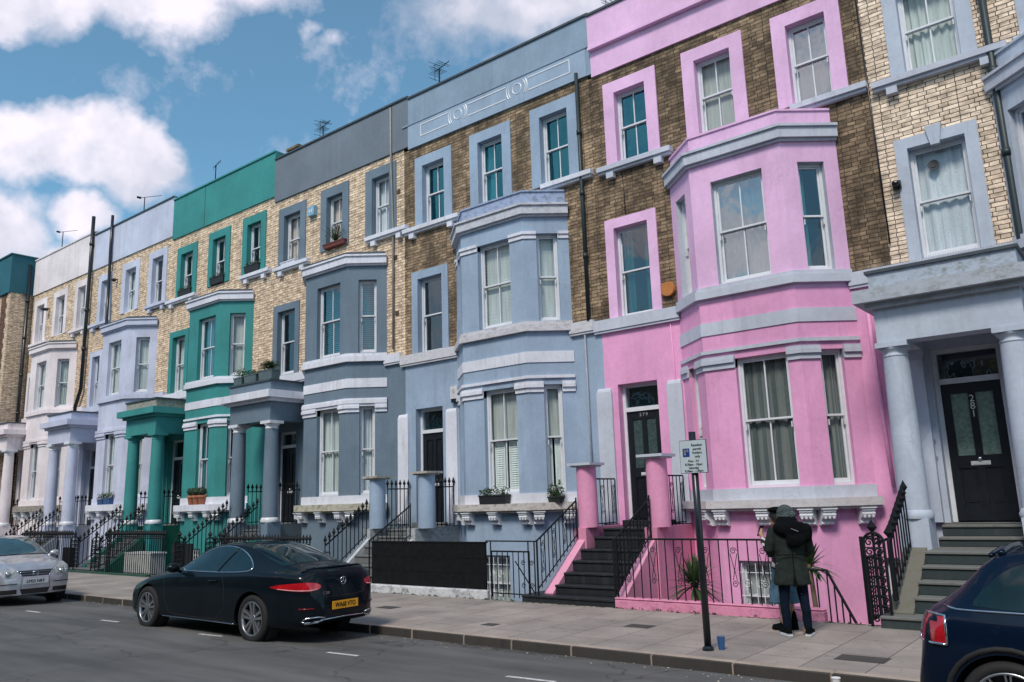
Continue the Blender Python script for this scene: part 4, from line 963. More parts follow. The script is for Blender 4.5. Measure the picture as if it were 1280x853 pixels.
# ---------------------------------------------------------------- steps
steps(H0, -3.2, STEPS_201, stucco('worn tread', (.17, .175, .165), .6, (.05, .055, .05)), mat2=stucco('dark green grey riser', (.035, .05, .055), .7, (.09, .09, .08)), wide=(.34, 1.62), first=(-.02, 1.9), side=1.02, sidemat=mossy('lichened step side', (.15, .145, .12), .6), sw=.32, th=1.31)
s = steps(H1, -9.2, STEPS_STD, BLACKTREAD, wide=(.28, 1.62), first=(-.25, 1.72), sidemat=stucco('pink string', (.74, .33, .47), .35, (.3, .12, .14)), inner=(5, (.42, 1.5)))
landing(H1, -9.2, 1.32, stucco('pink plinth', (.72, .29, .44), .5, (.2, .08, .09)), (.28, 1.62), 13.32)
pier(H1, -8.98, 13.56, 1.32, 2.52, stucco('pink pier', (.78, .33, .52), .3, (.3, .12, .16)), GREYW); pier(H1, -7.40, 13.56, 1.32, 2.60, stucco('pink pier', (.78, .33, .52), .3), GREYW)
steps(H2, -15.4, STEPS_STD, stucco('grey worn step', (.16, .17, .17), .6, (.05, .05, .05)), sidemat=mossy('pale blue string', (.52, .54, .56), .5), inner=(5, (.42, 1.5)))
landing(H2, -15.4, 1.32, mossy('pale plinth', (.45, .48, .50), .7, (.14, .15, .12)))
pier(H2, -15.12, 13.56, 1.32, 2.52, P_BLUE, mossy('stone cap', (.45, .42, .38), .6)); pier(H2, -13.43, 13.56, 1.32, 2.56, P_BLUE, mossy('stone cap', (.45, .42, .38), .6))
for c, sm in ((c3, stucco('grey string', (.16, .21, .24), .4)), (c4, stucco('green string', (.015, .13, .09), .5, (.02, .05, .04))), (c5, stucco('lavender string', (.36, .38, .44), .5)), (c6, P_PALE)):
    off = c.get('poff', .14)-.14
    steps(c['H'], c['x'][0]+off, STEPS_STD, STEPSTONE, sidemat=sm, th=1.45)
    landing(c['H'], c['x'][0]+off, 1.42, sm, y0=13.9)
# ------------------------------------------------------------------ railings
W3, R3 = .28, 1.60
def flight_rail(xl, w=(.18, 1.69), kind='spear', label='', group=None, y0=12.06, y1=13.30, sides=(0, 1), b=(.24, 1.13), t=(1.00, 1.80), nw=False, x=None, spacing=.125):
    for i in sides:
        X = x if x is not None else xl+w[i]
        def fn(mb):
            rail_run(mb, (X, y0), (X, y1), b[0], b[1], t[0], t[1], spacing, kind)
            if kind != 'spear':
                mb.tube([(X, y1, b[1]), (X, y1, t[1]+.06)], .016, 6); mb.tube([(X, y0, .16), (X, y0, t[0]+.02)], .018, 6)
            if nw: newel(mb, X, y0-.16, .16, 1.18, .12, 'y')
        railing('stair_railing', label[i] if isinstance(label, (list, tuple)) else label, 'railing', group, (X, (y0+y1)/2, b[0]), fn)
flight_rail(-9.2, w=(.12, 1.74), kind='scroll', label=['thin black scrolled handrail left of the black front steps of the pink house', 'thin black scrolled handrail right of the black front steps of the pink house'], t=(1.15, 1.84), y0=11.98, group='handrails of the pink house steps')
flight_rail(-15.4, kind='spear', sides=(0,), label=['black spear-topped railing between slate grey bay and the first blue pier'], t=(1.0, 1.80), b=(.24, 1.13))
flight_rail(-15.4, kind='scroll', sides=(1,), label=['', 'thin black handrail sloping up beside the second blue pier, behind the black boards'], t=(1.12, 1.84))
for c, col in ((c3, 'slate grey'), (c4, 'teal'), (c5, 'lavender'), (c6, 'shell white')):
    off = c.get('poff', .14)-.14
    flight_rail(c['x'][0]+off, kind='spear', label=['black spear-topped railing, far side of the steps to the %s porch' % col, 'black spear-topped railing, near side of the steps to the %s porch' % col], nw=True, t=(1.0, 1.94), b=(.22, 1.15), group='spear-topped stair railings')
    side_rails(c['x'][0]+off, 'spear', 'short spear railing beside the landing of the %s porch' % col, z=1.42, top=2.38)
side_rails(-9.2, 'scroll', 'short scrolled railing beside the pink front door landing')
side_rails(-15.4, 'spear', 'short railing on the landing behind the blue piers')
# pink front wall and railing
mb = MB(); mb.box(-7.46, -4.02, BY-.02, BY+.14, G-.05, .215); mb.box(-7.46, -4.02, BY-.03, BY+.15, .215, .245)
tag(mb.build('garden_wall', PINKWALL, origin=(-5.7, BY, 0), bevel=.015), 'low rough pink kerb wall along the pavement under black railings', 'low wall')
def fn(mb): rail_run(mb, (-7.42, 12.0), (-4.32, 12.0), .245, .245, 1.19, 1.19, .155, 'scroll', low=None); mb.tube([(-7.42, 12.0, .2), (-7.42, 12.0, 1.2)], .018, 6)
railing('area_railing', 'black scrolled iron railing on top of the low pink wall', 'railing', None, (-5.8, 12.0, .2), fn)
def fn(mb):
    A_ = on_plane(1007, 712, 12.1); B_ = on_plane(1033, 713, 12.1); C_ = on_plane(1072, 782, 12.1)
    mb.tube([A_, B_, C_], .02, 6)
    for t in (0, .5): q = A_.lerp(B_, t); mb.tube([q, (q.x, q.y, -.3)], .012, 5)
    for t in (0, .25, .5, .75): q = B_.lerp(C_, t); mb.tube([q, (q.x, q.y, -.3)], .012, 5)
railing('area_handrail', 'plain black handrail sloping down to the basement of the pink house', 'railing', None, (-4, 12.1, -.2), fn)
# 201 railings
def fn(mb):
    rail_run(mb, (-3.06, 12.1), (-3.06, 13.12), .48, 1.02, 1.20, 1.76, .145, 'spear', bar=.012)
    newel(mb, -3.22, 11.82, G, 1.30, .13); newel(mb, -3.06, 12.0, .40, 1.22, .07, 'y')
    mb.tube([(-3.22, 11.82, 1.15), (-3.06, 12.1, 1.22)], .018, 6)
railing('stair_railing', 'heavy cast iron railing with an ornate newel beside the grey stone steps', 'railing', None, (-3.0, 12.5, .3), fn)
def fn(mb):
    rail_run(mb, (-1.42, 12.1), (-1.42, 13.12), .48, 1.02, 1.10, 1.66, .085, 'spear', bar=.012)
    P = [( -1.42, 13.22+.11*math.cos(a/10*2*PI), 1.24+.11*math.sin(a/10*2*PI)) for a in range(11)]; mb.tube(P, .018, 6)
railing('stair_railing', 'cast iron railing with a round curl behind the dark blue hatchback', 'railing', None, (-1.42, 12.5, .3), fn)
def fn(mb):
    X = -3.44; mb.tube([(X, 12.02, G), (X, 12.02, 1.24)], .022, 6); mb.tube([(X+.04, 12.75, -.4), (X+.04, 12.75, 1.24)], .02, 6)
    for z in (.12, .95, 1.22): mb.tube([(X, 12.02, z), (X+.04, 12.75, z)], .014, 5)
    for k in range(1, 8): mb.tube([(X+.005*k, 12.02+.09*k, .1), (X+.005*k, 12.02+.09*k, .97)], .012, 5)
railing('area_gate', 'narrow black iron gate standing open beside the ornate newel', 'gate', None, (-3.44, 12.3, G), fn)
# blue front
mb = MB(); mb.prism([(-13.6, BY-.02), (-10.42, BY-.02), (-10.30, BY+.06), (-10.34, BY+.16), (-13.6, BY+.16)], G-.05, .235)
tag(mb.build('garden_wall', mossy('flaking white wall', (.58, .60, .62), .8, (.12, .12, .11)), origin=(-12, BY, 0), bevel=.02), 'low flaking white kerb wall under the black boards', 'low wall')
mb = MB()
for k in range(6): mb.box(-13.60, -10.36, BY+.08+.006*(k % 2), BY+.10+.006*(k % 2), .245+.142*k-.006, .245+.142*k+.142)
for x in (-13.58, -12.5, -11.4, -10.40): mb.box(x-.02, x+.02, BY+.10, BY+.14, .2, 1.10)
mb.box(-13.61, -10.35, BY+.075, BY+.145, 1.095, 1.12)
tag(mb.build('board_screen', plain('black stained board', (.005, .006, .007), .8, var=.4, scale=9, spec=.2), origin=(-12, BY+.1, .2)), 'black horizontal board screen standing on the low white wall', 'screen')
def fn(mb):
    mb.tube([(-10.32, 12.0, 1.14), (-9.12, 12.0, 1.14)], .014, 6)
    for x in (-10.2, -9.30, -9.16): mb.tube([(x, 12.0, G), (x, 12.0, 1.14)], .013, 5)
    rail_run(mb, (-10.2, 12.03), (-9.30, 12.03), .12, .12, .95, .95, .13, 'plain')
    F = lambda u, n_, z: (u, 12.0, z)
    for z in (.75, .35): mb.tube(scroll(F, -9.23, 0, z, .05), .007, 4); mb.tube(scroll(F, -9.43, 0, z, .05), .007, 4)
    mb.tube([(-9.85, 12.3, .75), (-9.2, 12.05, .2)], .013, 5)
railing('area_gate', 'black iron gate with scrolls between black boards and pink steps', 'gate', None, (-9.8, 12.0, G), fn)
# grey, teal, lavender, pale fronts
FR = 'level front railings of the porch houses'
def front(x0, x1, label, top=1.12, kind='spear', nws=True, y=12.04):
    def fn(mb):
        rail_run(mb, (x0, y), (x1, y), G, G, top, top, .125, kind)
        if nws: newel(mb, x0+.16, y-.02, G, top+.14, .12)
    railing('area_railing', label, 'railing', FR, ((x0+x1)/2, y, G), fn)
front(-19.45, -15.75, 'black front railing with round-headed newel in front of the slate grey bay', 1.02)
front(-25.75, -22.3, 'black spear-topped front railing before a white planter at the teal house', 1.14)
front(-32.0, -28.2, 'black spear-topped front railing of the lavender house beside a solid black gate', 1.14, nws=False)
front(-38.3, -34.6, 'black spear-topped front railing of the shell white house', 1.10)
mb = MB(); mb.box(-28.95, -28.15, 12.10, 12.14, G, .82); tag(mb.build('gate_panel', plain('black stained board', (.005,.006,.007), .8), origin=(-28.5, 12.12, G)), 'solid black gate panel standing next to the green step side', 'gate')
mb = MB(); mb.box(-25.1, -23.55, 12.30, 12.75, G-.9, .66)
for k in range(12): mb.box(-25.1+.13*k, -25.1+.13*k+.115, 12.285, 12.30, G-.9, .66)
mb.box(-25.13, -23.52, 12.27, 12.78, .66, .70)
tag(mb.build('planter', plain('white painted boards', (.62, .63, .62), .7), origin=(-24.3, 12.5, 0)), 'white boarded planter behind the teal house railing', 'planter')
mb = MB(); mb.box(-23.3, -22.2, 12.8, 12.86, -.9, .95); tag(mb.build('board_screen', BLACK, origin=(-22.8, 12.8, 0)), 'black board panel under the landing beside the teal bay', 'screen')
mb = MB(); mb.prism([(-28.0, BY-.06), (-23.0, BY-.06), (-23.0, BY+.1), (-28.0, BY+.1)], G-.05, G+.05); tag(mb.build('step_kerb', stucco('green kerb', (.02, .08, .055), .6), origin=(-26, BY, G)), 'green painted kerb strip under the teal house railing', 'kerb')

# ------------------------------------------------------------------ plants
def leafmat(name, a, b_):
    m, nt, b = newmat(name); n = noise(nt, pos(nt), 30, 3, .7)
    nt.links.new(mixc(nt, ramp(nt, n, [(.35, 0.0), (.65, 1.0)]), a, b_), b.inputs['Base Color']); b.inputs['Roughness'].default_value = .55; return m
LEAF = leafmat('leaf', (.018, .045, .018), (.06, .12, .03)); LEAFD = leafmat('dark leaf', (.012, .03, .018), (.03, .065, .025)); SPIKY = leafmat('sword leaf', (.02, .05, .025), (.10, .17, .05)); DEAD = plain('dry stem', (.12, .09, .06), .9)
FLOW = plain('white petals', (.6, .6, .6), .7); BLUEF = plain('blue petals', (.08, .10, .42), .7)
def leaf_cloud(mb, c, r, n, s=.035, seed=0):
    q = random.Random(seed)
    for i in range(n):
        while True:
            p = Vector((q.uniform(-1, 1), q.uniform(-1, 1), q.uniform(-1, 1)))
            if .25 < p.length < 1: break
        P = Vector(c)+Vector((p.x*r[0], p.y*r[1], p.z*r[2])); a = Vector((q.gauss(0, 1), q.gauss(0, 1), q.gauss(0, 1))).normalized(); b = a.cross(Vector((q.gauss(0, 1), q.gauss(0, 1), q.gauss(0, 1)))).normalized()
        L_ = s*q.uniform(.6, 1.4); mb.add([P-a*L_, P+b*L_*.45, P+a*L_, P-b*L_*.45], [(0, 1, 2, 3)])
def blades(mb, c, n, h, spread, w=.012, seed=0, droop=.5):
    q = random.Random(seed)
    for i in range(n):
        a = q.random()*2*PI; t = q.uniform(.1, 1)*spread; H_ = h*q.uniform(.6, 1.05); d = Vector((math.cos(a), math.sin(a), 0)); side = Vector((-d.y, d.x, 0))
        pts = []
        for k in range(5):
            u = k/4; pts.append(Vector(c)+d*(t*u**1.3*1.2)+Vector((0, 0, H_*(u-droop*t/max(spread, .01)*u*u*.6))))
        for k in range(4):
            w0 = w*(1-(k/4)**2); w1 = w*(1-((k+1)/4)**2); mb.add([pts[k]-side*w0, pts[k]+side*w0, pts[k+1]+side*w1, pts[k+1]-side*w1], [(0, 1, 2, 3)])
def boxplant(name, x0, x1, y0, y1, z0, z1, mat, label, n=260, h=.16, flowers=None, cat='window box', lm=None, seed=1, grass=False):
    e = empty(name, ((x0+x1)/2, (y0+y1)/2, z0), label, cat)
    b = MB(); b.add([(x0+.015, y0+.015, z0), (x1-.015, y0+.015, z0), (x1-.015, y1-.015, z0), (x0+.015, y1-.015, z0), (x0, y0, z1), (x1, y0, z1), (x1, y1, z1), (x0, y1, z1)], [(0,3,2,1),(0,1,5,4),(1,2,6,5),(2,3,7,6),(3,0,4,7),(4,5,6,7)])
    b.box(x0-.01, x1+.01, y0-.01, y1+.01, z1-.03, z1); b.build('box', mat, e)
    f = MB(); 
    if grass: blades(f, ((x0+x1)/2, (y0+y1)/2, z1), n, h*1.6, (x1-x0)*.55, .008, seed)
    for i in range(5): leaf_cloud(f, (x0+(x1-x0)*(i+.5)/5, (y0+y1)/2, z1+h*.35), ((x1-x0)*.16, (y1-y0)*.7, h*(.5+.5*((i*7+seed) % 3)/2)), n//5, .03, seed*10+i)
    f.build('foliage', lm or LEAF, e)
    if flowers:
        g = MB(); leaf_cloud(g, ((x0+x1)/2, (y0+y1)/2-.02, z1+h*.6), ((x1-x0)*.5, (y1-y0)*.7, h*.5), 26, .022, seed+77); g.build('flowers', flowers, e)
    return e
BOXB = plain('black planter', (.015, .018, .02), .6); BOXG = plain('grey zinc planter', (.10, .14, .15), .5)
zs2 = c2['L'](1.76)
boxplant('window_box', -12.10, -11.32, YB-.24, YB-.06, zs2, zs2+.20, BOXB, 'long black window box with shrubs on the blue bay sill', 330, .16, seed=3)
boxplant('window_box', -10.78+.34, -10.78+.66, YB+.12, YB+.30, zs2+.0, zs2+.12, BOXB, 'small dark bushy plant at the right end of the blue bay sill', 420, .26, seed=4)
L3 = c3['L']; e0, e1, y0, zt = c3['port']
boxplant('planter', e0+.08, e0+.50, y0+.02, y0+.30, zt, zt+.24, BOXG, 'left zinc planter with flowering plants on the slate grey porch roof', 300, .28, FLOW, 'planter', seed=5)
boxplant('planter', e0+.62, e0+1.22, y0+.02, y0+.30, zt, zt+.26, BOXG, 'middle zinc planter with blue flowers on the slate grey porch roof', 260, .14, BLUEF, 'planter', seed=6)
boxplant('planter', e0+1.36, e1-.02, y0+.02, y0+.32, zt, zt+.30, BOXG, 'right zinc planter with tufted grasses on the slate grey porch roof', 420, .22, None, 'planter', seed=7, grass=True)
for i, (h, lab) in enumerate(zip(c4['W'], ('dark plant box on the left attic window of the teal house', 'dark plant box on the middle attic window of the teal house', 'dark plant box with white flowers on the right attic window of the teal house'))):
    boxplant('window_box', h[0]+.25, h[1]-.25, YF-.10, YF+.06, h[2]+.02, h[2]+.26, BOXB, lab, 200, .12, FLOW if i == 2 else None, seed=20+i)
h = c3['W'][1]; boxplant('window_box', h[0]+.28, h[1]-.05, YF-.16, YF+.04, h[2]+.02, h[2]+.15, plain('red brown trough', (.16, .045, .04), .7), 'red brown trough with a spiky plant on the middle slate grey attic window', 120, .40, None, seed=31, grass=True)
h = c3['W'][0]; boxplant('window_box', h[0]+.25, h[1]-.4, YF-.12, YF+.04, h[2]+.02, h[2]+.12, TRIMW, 'pale little pots on the left slate grey attic window', 60, .12, None, seed=33)
zs5 = c5['L'](1.76)
boxplant('flower_pot', -30.75, -30.35, YB-.2, YB-.02, zs5, zs5+.2, plain('blue glazed', (.03, .08, .22), .3), 'left blue pot of flowers on the lavender bay sill', 200, .2, FLOW, 'flower pot', seed=41)
boxplant('flower_pot', -30.3, -29.8, YB-.2, YB-.02, zs5, zs5+.24, plain('blue glazed', (.03, .08, .22), .3), 'right blue pot of flowers on the lavender bay sill', 240, .2, FLOW, 'flower pot', seed=42)
zs4 = c4['L'](1.76)
for i, x in enumerate((-24.42, -24.13, -23.80)):
    e = empty('potted_shrub', (x, YB-.10, zs4), ['leftmost', 'middle', 'rightmost'][i]+' of three clipped ball shrubs in terracotta pots on the teal bay sill', 'potted shrub', 'clipped shrubs on the teal bay sill')
    m = MB(); m.smooth = True; m.lathe((x, YB-.10, zs4), [(.085, 0), (.125, .24)], 18); m.lathe((x, YB-.10, zs4), [(.14, .22), (.145, .29), (.12, .29)], 18); m.build('pot', TERRA, e)
    f = MB(); leaf_cloud(f, (x, YB-.10, zs4+.40), (.155, .155, .15), 420, .022, 50+i); f.ellipsoid((x, YB-.10, zs4+.40), (.125, .125, .12)); f.build('foliage', LEAFD, e)
# cordyline in the pink area and a palm-like plant behind the couple
def cordyline(x, y, z, h, label, n=90, r=.55, seed=1):
    e = empty('spiky_plant', (x, y, z), label, 'plant')
    s = MB(); s.smooth = True; s.tube([(x, y, z), (x+.03, y, z+h*.35), (x-.02, y+.02, z+h*.62)], [.05, .04, .035], 8); s.build('stem', DEAD, e)
    f = MB(); q = random.Random(seed)
    for i in range(n):
        a = q.random()*2*PI; el = q.uniform(-.35, 1.45); Ln = r*q.uniform(.75, 1.1); d = Vector((math.cos(a)*math.cos(el), math.sin(a)*math.cos(el), math.sin(el))); side = d.cross(Vector((0, 0, 1)))
        if side.length < .1: side = Vector((1, 0, 0))
        side.normalize(); c0_ = Vector((x-.02, y+.02, z+h*.60)); pts = [c0_+d*Ln*u+Vector((0, 0, -.35*Ln*u*u*math.cos(el))) for u in (0, .25, .5, .75, 1)]; ws_ = [.012, .022, .022, .014, .001]
        for k in range(4): f.add([pts[k]-side*ws_[k], pts[k]+side*ws_[k], pts[k+1]+side*ws_[k+1], pts[k+1]-side*ws_[k+1]], [(0, 1, 2, 3)])
    f.build('leaves', SPIKY, e); return e
cordyline(-6.28, 12.55, -1.0, 2.35, 'spiky sword-leaved plant behind the pink house railing, left of the sign post', 120, .62, 3)
p = MB(); p.lathe((-6.28, 12.55, -1.0), [(.2, 0), (.26, .5), (.24, .5)], 16); tag(p.build('plant_pot', plain('pale pot', (.3, .28, .27), .8), origin=(-6.28, 12.55, -1)), 'pale round pot under the spiky plant', 'pot')
q_ = on_plane(1012, 700, 12.35)
cordyline(q_.x, 12.35, -1.0, (q_.z+1)/.62*.98, 'spiky plant rising behind the standing couple', 70, .48, 8)
wd = MB()
for i in range(90):
    x = rnd.uniform(-22, -3.3); yy = BY-.035
    leaf_cloud(wd, (x, yy, G+.012), (rnd.uniform(.02, .09), .02, rnd.uniform(.008, .035)), rnd.randint(6, 20), .013, 900+i)
for i in range(500):
    x = rnd.uniform(-22, -1); s_ = rnd.uniform(.008, .03); yy = BY-.03-abs(rnd.gauss(0, .03)); wd.quad((x-s_, yy-s_*.5, G+.003), (x+s_, yy-s_*.3, G+.004), (x+s_*.8, yy+s_*.5, G+.006), (x-s_*.7, yy+s_*.4, G+.004))
o = wd.build('weeds', plain('grimy moss and weeds', (.03, .035, .018), .9, var=.5, scale=8)); o['kind'] = 'stuff'; o['label'] = 'moss, dirt and small weeds along the foot of the low walls'
# ---- aerials, chimneys
def aerial(x, y, z, h, label, kind=0):
    mb = MB(); mb.tube([(x, y, z), (x, y, z+h)], .02, 5); 
    d = Vector((.9, -.2, 0)) if kind != 2 else Vector((1, .4, -.05)); c = Vector((x, y, z+h)); L_ = .55 if kind != 2 else .8
    mb.tube([c-d*L_*.4, c+d*L_], .012, 5)
    s = Vector((-d.y, d.x, 0)).normalized()
    if kind == 0:
        for k in range(8):
            q = c+d*(-.35+.12*k)*L_*1.3
            for zz in (-.1, .1) if k < 6 else (0,): mb.tube([q-s*.16+Vector((0, 0, zz*(1+.2*k)*.6)), q+s*.16+Vector((0, 0, zz*(1+.2*k)*.6))], .007, 4)
        mb.tube([c+d*-.25+Vector((0, 0, .28)), c+d*-.25-Vector((0, 0, .28))], .009, 4)
        for zz in (-.25, -.12, .12, .25): mb.tube([c-d*.25-s*.22+Vector((0, 0, zz)), c-d*.25+s*.22+Vector((0, 0, zz))], .007, 4)
    elif kind == 1:
        for k in range(5): q = c+d*(-.3+.2*k); mb.tube([q-Vector((0, 0, .07)), q+Vector((0, 0, .07))], .007, 4)
    else:
        mb.tube([c-d*.35+Vector((0, 0, .05)), c-d*.2], .05, 6)
    o = mb.build('tv_aerial', IRON, origin=(x, y, z)); tag(o, label, 'tv aerial', 'roof aerials')
for px, py, lab, kind, yy in ((549, 86, 'TV aerial on the cornflower blue house roof', 0, 15.6), (404, 158, 'small TV aerial on the slate grey house roof', 0, 15.6), (270, 207, 'low TV aerial on the teal house roof', 1, 15.6), (181, 247, 'TV aerial on a mast above the lavender parapet', 2, 15.5), (79, 290, 'bent aerial mast above the shell white parapet', 2, 15.6), (766, 3, 'TV aerial above the pink parapet', 0, 15.6)):
    p = on_plane(px, py, yy); aerial(p.x, yy, 12.6, p.z-12.6, lab, kind)
for (x, z0, z1, lab) in ((-8.95, 12.9, 13.50, 'stub of brown brick chimney between the pink and blue roofs'), (-15.2, 12.9, 13.42, 'stub of brown brick chimney between the blue and grey roofs'), (-21.15, 12.9, 13.75, 'broken brick party wall stub beside the teal parapet')):
    m = MB(); m.box(x-.25, x+.3, 15.2, 16.4, z0, z1); m.box(x-.3, x+.35, 15.15, 16.45, z1-.12, z1-.04); tag(m.build('chimney_stub', BR_DULL, origin=(x, 15.8, z0)), lab, 'chimney')
# ------------------------------------------------------------------ corner building on the far left
K = empty('corner_building', (-44, 13, 0), 'petrol blue topped corner building with red and cream brick at the far left', 'building')
xk, yk = -40.72, 11.7
BR_RED = brick('red brown brick', (.26, .13, .085), (.16, .085, .06), (.07, .055, .045), .4)
zt0 = on_plane(15, 365, 1).z; 
def zat(px, py, Y): return on_plane(px, py, Y).z
# the pier stands forward of the terrace: its right side faces the street's far end
Yk = 13.85
ztop = zat(18, 319, Yk); zbt = zat(15, 365, Yk)
m = MB(); m.box(-62, xk, Yk, 24, -1, zbt); m.build('wall', BR_LIGHT, K)
m = MB(); m.box(-41.75, xk+.0, Yk-.012, Yk+.0, 5.2, zbt-.002)
m.build('red_brick_strip', BR_RED, K)
m = MB()
for k in range(34): 
    z = 5.2+k*.24; m.box(xk-.30-(.10 if k % 2 else 0), xk+.004, Yk-.026, Yk+.30+(.1 if k % 2 else 0), z, z+.238)
m.build('quoin', BR_LIGHT, K)
m = MB(); m.box(-62, xk+.06, Yk-.10, 24, zbt, ztop); m.build('parapet', P_DTEAL, K)
m = MB(); m.box(-62, xk+.10, Yk-.16, 24, ztop, ztop+.06); m.build('coping', P_DTEAL, K)
m = MB(); m.box(-62, xk+.5, Yk-.5, Yk+.5, 5.15, 5.45); m.box(-62, xk-.3, Yk-.75, Yk, 8.15, 8.35); m.build('fascia', P_DTEAL, K)
for x in (-43.9, -46.2):
    a, b, z0, z1 = surround(frame(x-.75, Yk, x+.75, Yk), 0, 1.5, 8.9, 11.9, .22, K, P_DTEAL); sash(frame(x-.75, Yk, x+.75, Yk), a, b, z0, z1, .14, K, None)
# ------------------------------------------------------------------ the terrace across the street (behind the camera; seen only as reflections and shade)
O = empty('opposite_terrace', (-15, -11.5, 0), 'dark brick terrace across the street, mirrored in the window panes', 'building')
m = MB(); m.box(-70, 24, -20, -11.8, -1, 11.4); m.build('wall', BR_DULL, O)
m = MB(); m.box(-70.2, 24.2, -20.2, -11.6, 11.4, 12.2); m.build('parapet', TRIMW, O)
mf = MB(); mg = MB()
for i in range(44):
    x = -68+i*2.1
    for z in (2, 5.6, 9.0): mf.box(x, x+1.2, -11.8, -11.7, z-.1, z+2.15); mg.box(x+.12, x+1.08, -11.7, -11.68, z, z+2.0)
mf.build('window_surround', TRIMW, O); mg.build('pane', plain('dark reflective pane', (.02, .03, .035), .08), O)
# ------------------------------------------------------------------ parking sign
SX, SY = -4.52, 9.25
tp = on_plane(866, 540, SY).z
P = empty('parking_sign', (SX, SY, G), 'white resident parking sign with blue P on a tall black post', 'street sign')
m = MB(); m.smooth = True; m.tube([(SX, SY, G-.05), (SX, SY, tp)], .043, 14); m.smooth = False; m.lathe((SX, SY, 0), [(.07, G), (.065, G+.03), (.045, G+.05)], 14); m.build('post', BLACK, P, smooth=None)
s0, s1 = on_plane(849, 552, SY-.06), on_plane(881, 550, SY-.06); zb_ = on_plane(852, 592, SY-.06).z
sx0, sx1, sz1, sz0 = s0.x, s1.x+.005, s0.z+.0, zb_
m = MB(); m.box(sx0, sx1, SY-.062, SY-.058, sz0, sz1); pan = m.build('sign_plate', plain('sign white', (.50, .58, .62), .35, var=.03), P)
m = MB(); m.box(sx0-.006, sx1+.006, SY-.058, SY-.048, sz0-.006, sz1+.006); m.box(SX-.05, SX+.05, SY-.05, SY, sz0+.05, sz0+.10); m.box(SX-.05, SX+.05, SY-.05, SY, sz1-.10, sz1-.05); m.build('sign_frame', BLACK, P)
w_, h_ = sx1-sx0, sz1-sz0; T = lambda ox, oz: (lambda x, y, h: (sx0+ox*w_+x, SY-.0625-h*.4, sz1-oz*h_+y))
m = MB(); m.box(sx0+.11*w_, sx0+.37*w_, SY-.065, SY-.0622, sz1-.50*h_, sz1-.24*h_); m.build('parking_symbol', plain('sign blue', (.01, .045, .22), .4, var=.02), pan)
m = MB(); add_text(m, 'P', h_*.27, lambda x, y, h: (sx0+.24*w_+x, SY-.0655-h*.4, sz1-.37*h_+y), bold=.004); m.build('symbol_letter', WHITE, pan)
m = MB()
for txt, ox, oz, sz in (('Resident', .66, .15, .115), ('permit', .66, .27, .115), ('holders', .66, .385, .115), ('only', .66, .50, .115), ('Mon - Fri', .5, .64, .105), ('8.30am - 10pm', .5, .745, .105), ('Saturday', .5, .85, .105), ('8.30am - 1.30pm', .5, .945, .10)):
    add_text(m, txt, h_*sz, T(ox, oz), bold=.0012, sx=.92)
m.build('sign_lettering', plain('sign ink', (.02, .025, .04), .5, var=.02), pan)
m = MB(); 
for i in range(3): m.tube([(SX+.04, SY-.0, tp*0+zb_+.10+.04*i), (SX+.12, SY-.03, zb_+.10+.03*i), (SX+.16, SY, zb_+.06+.05*i), (SX+.10, SY+.03, zb_+.02+.03*i), (SX+.03, SY+.02, zb_+.04)], .018, 6)
m.ellipsoid((SX+.13, SY, zb_+.08), (.055, .04, .075)); tag(m.build('tied_bundle', BLACK, origin=(SX+.1, SY, zb_)), 'small dark bundle tied to the sign post behind the plate', 'bundle')
m = MB(); m.lathe((-4.40, 9.36, G), [(.035, 0), (.048, .15)], 16); tag(m.build('tin_can', plain('blue tin', (.03, .10, .25), .4), origin=(-4.40, 9.36, G)), 'small blue can standing at the foot of the sign post', 'can')
cpp = on_plane(1045, 850, 8.55); m = MB(); m.lathe((cpp.x, 8.55, ZR), [(.028, 0), (.042, .11)], 16); m.lathe((cpp.x, 8.55, ZR), [(.045, .108), (.045, .118)], 16)
tag(m.build('paper_cup', plain('white paper', (.75, .74, .74), .6), origin=(cpp.x, 8.55, ZR)), 'white paper cup standing in the gutter', 'cup')
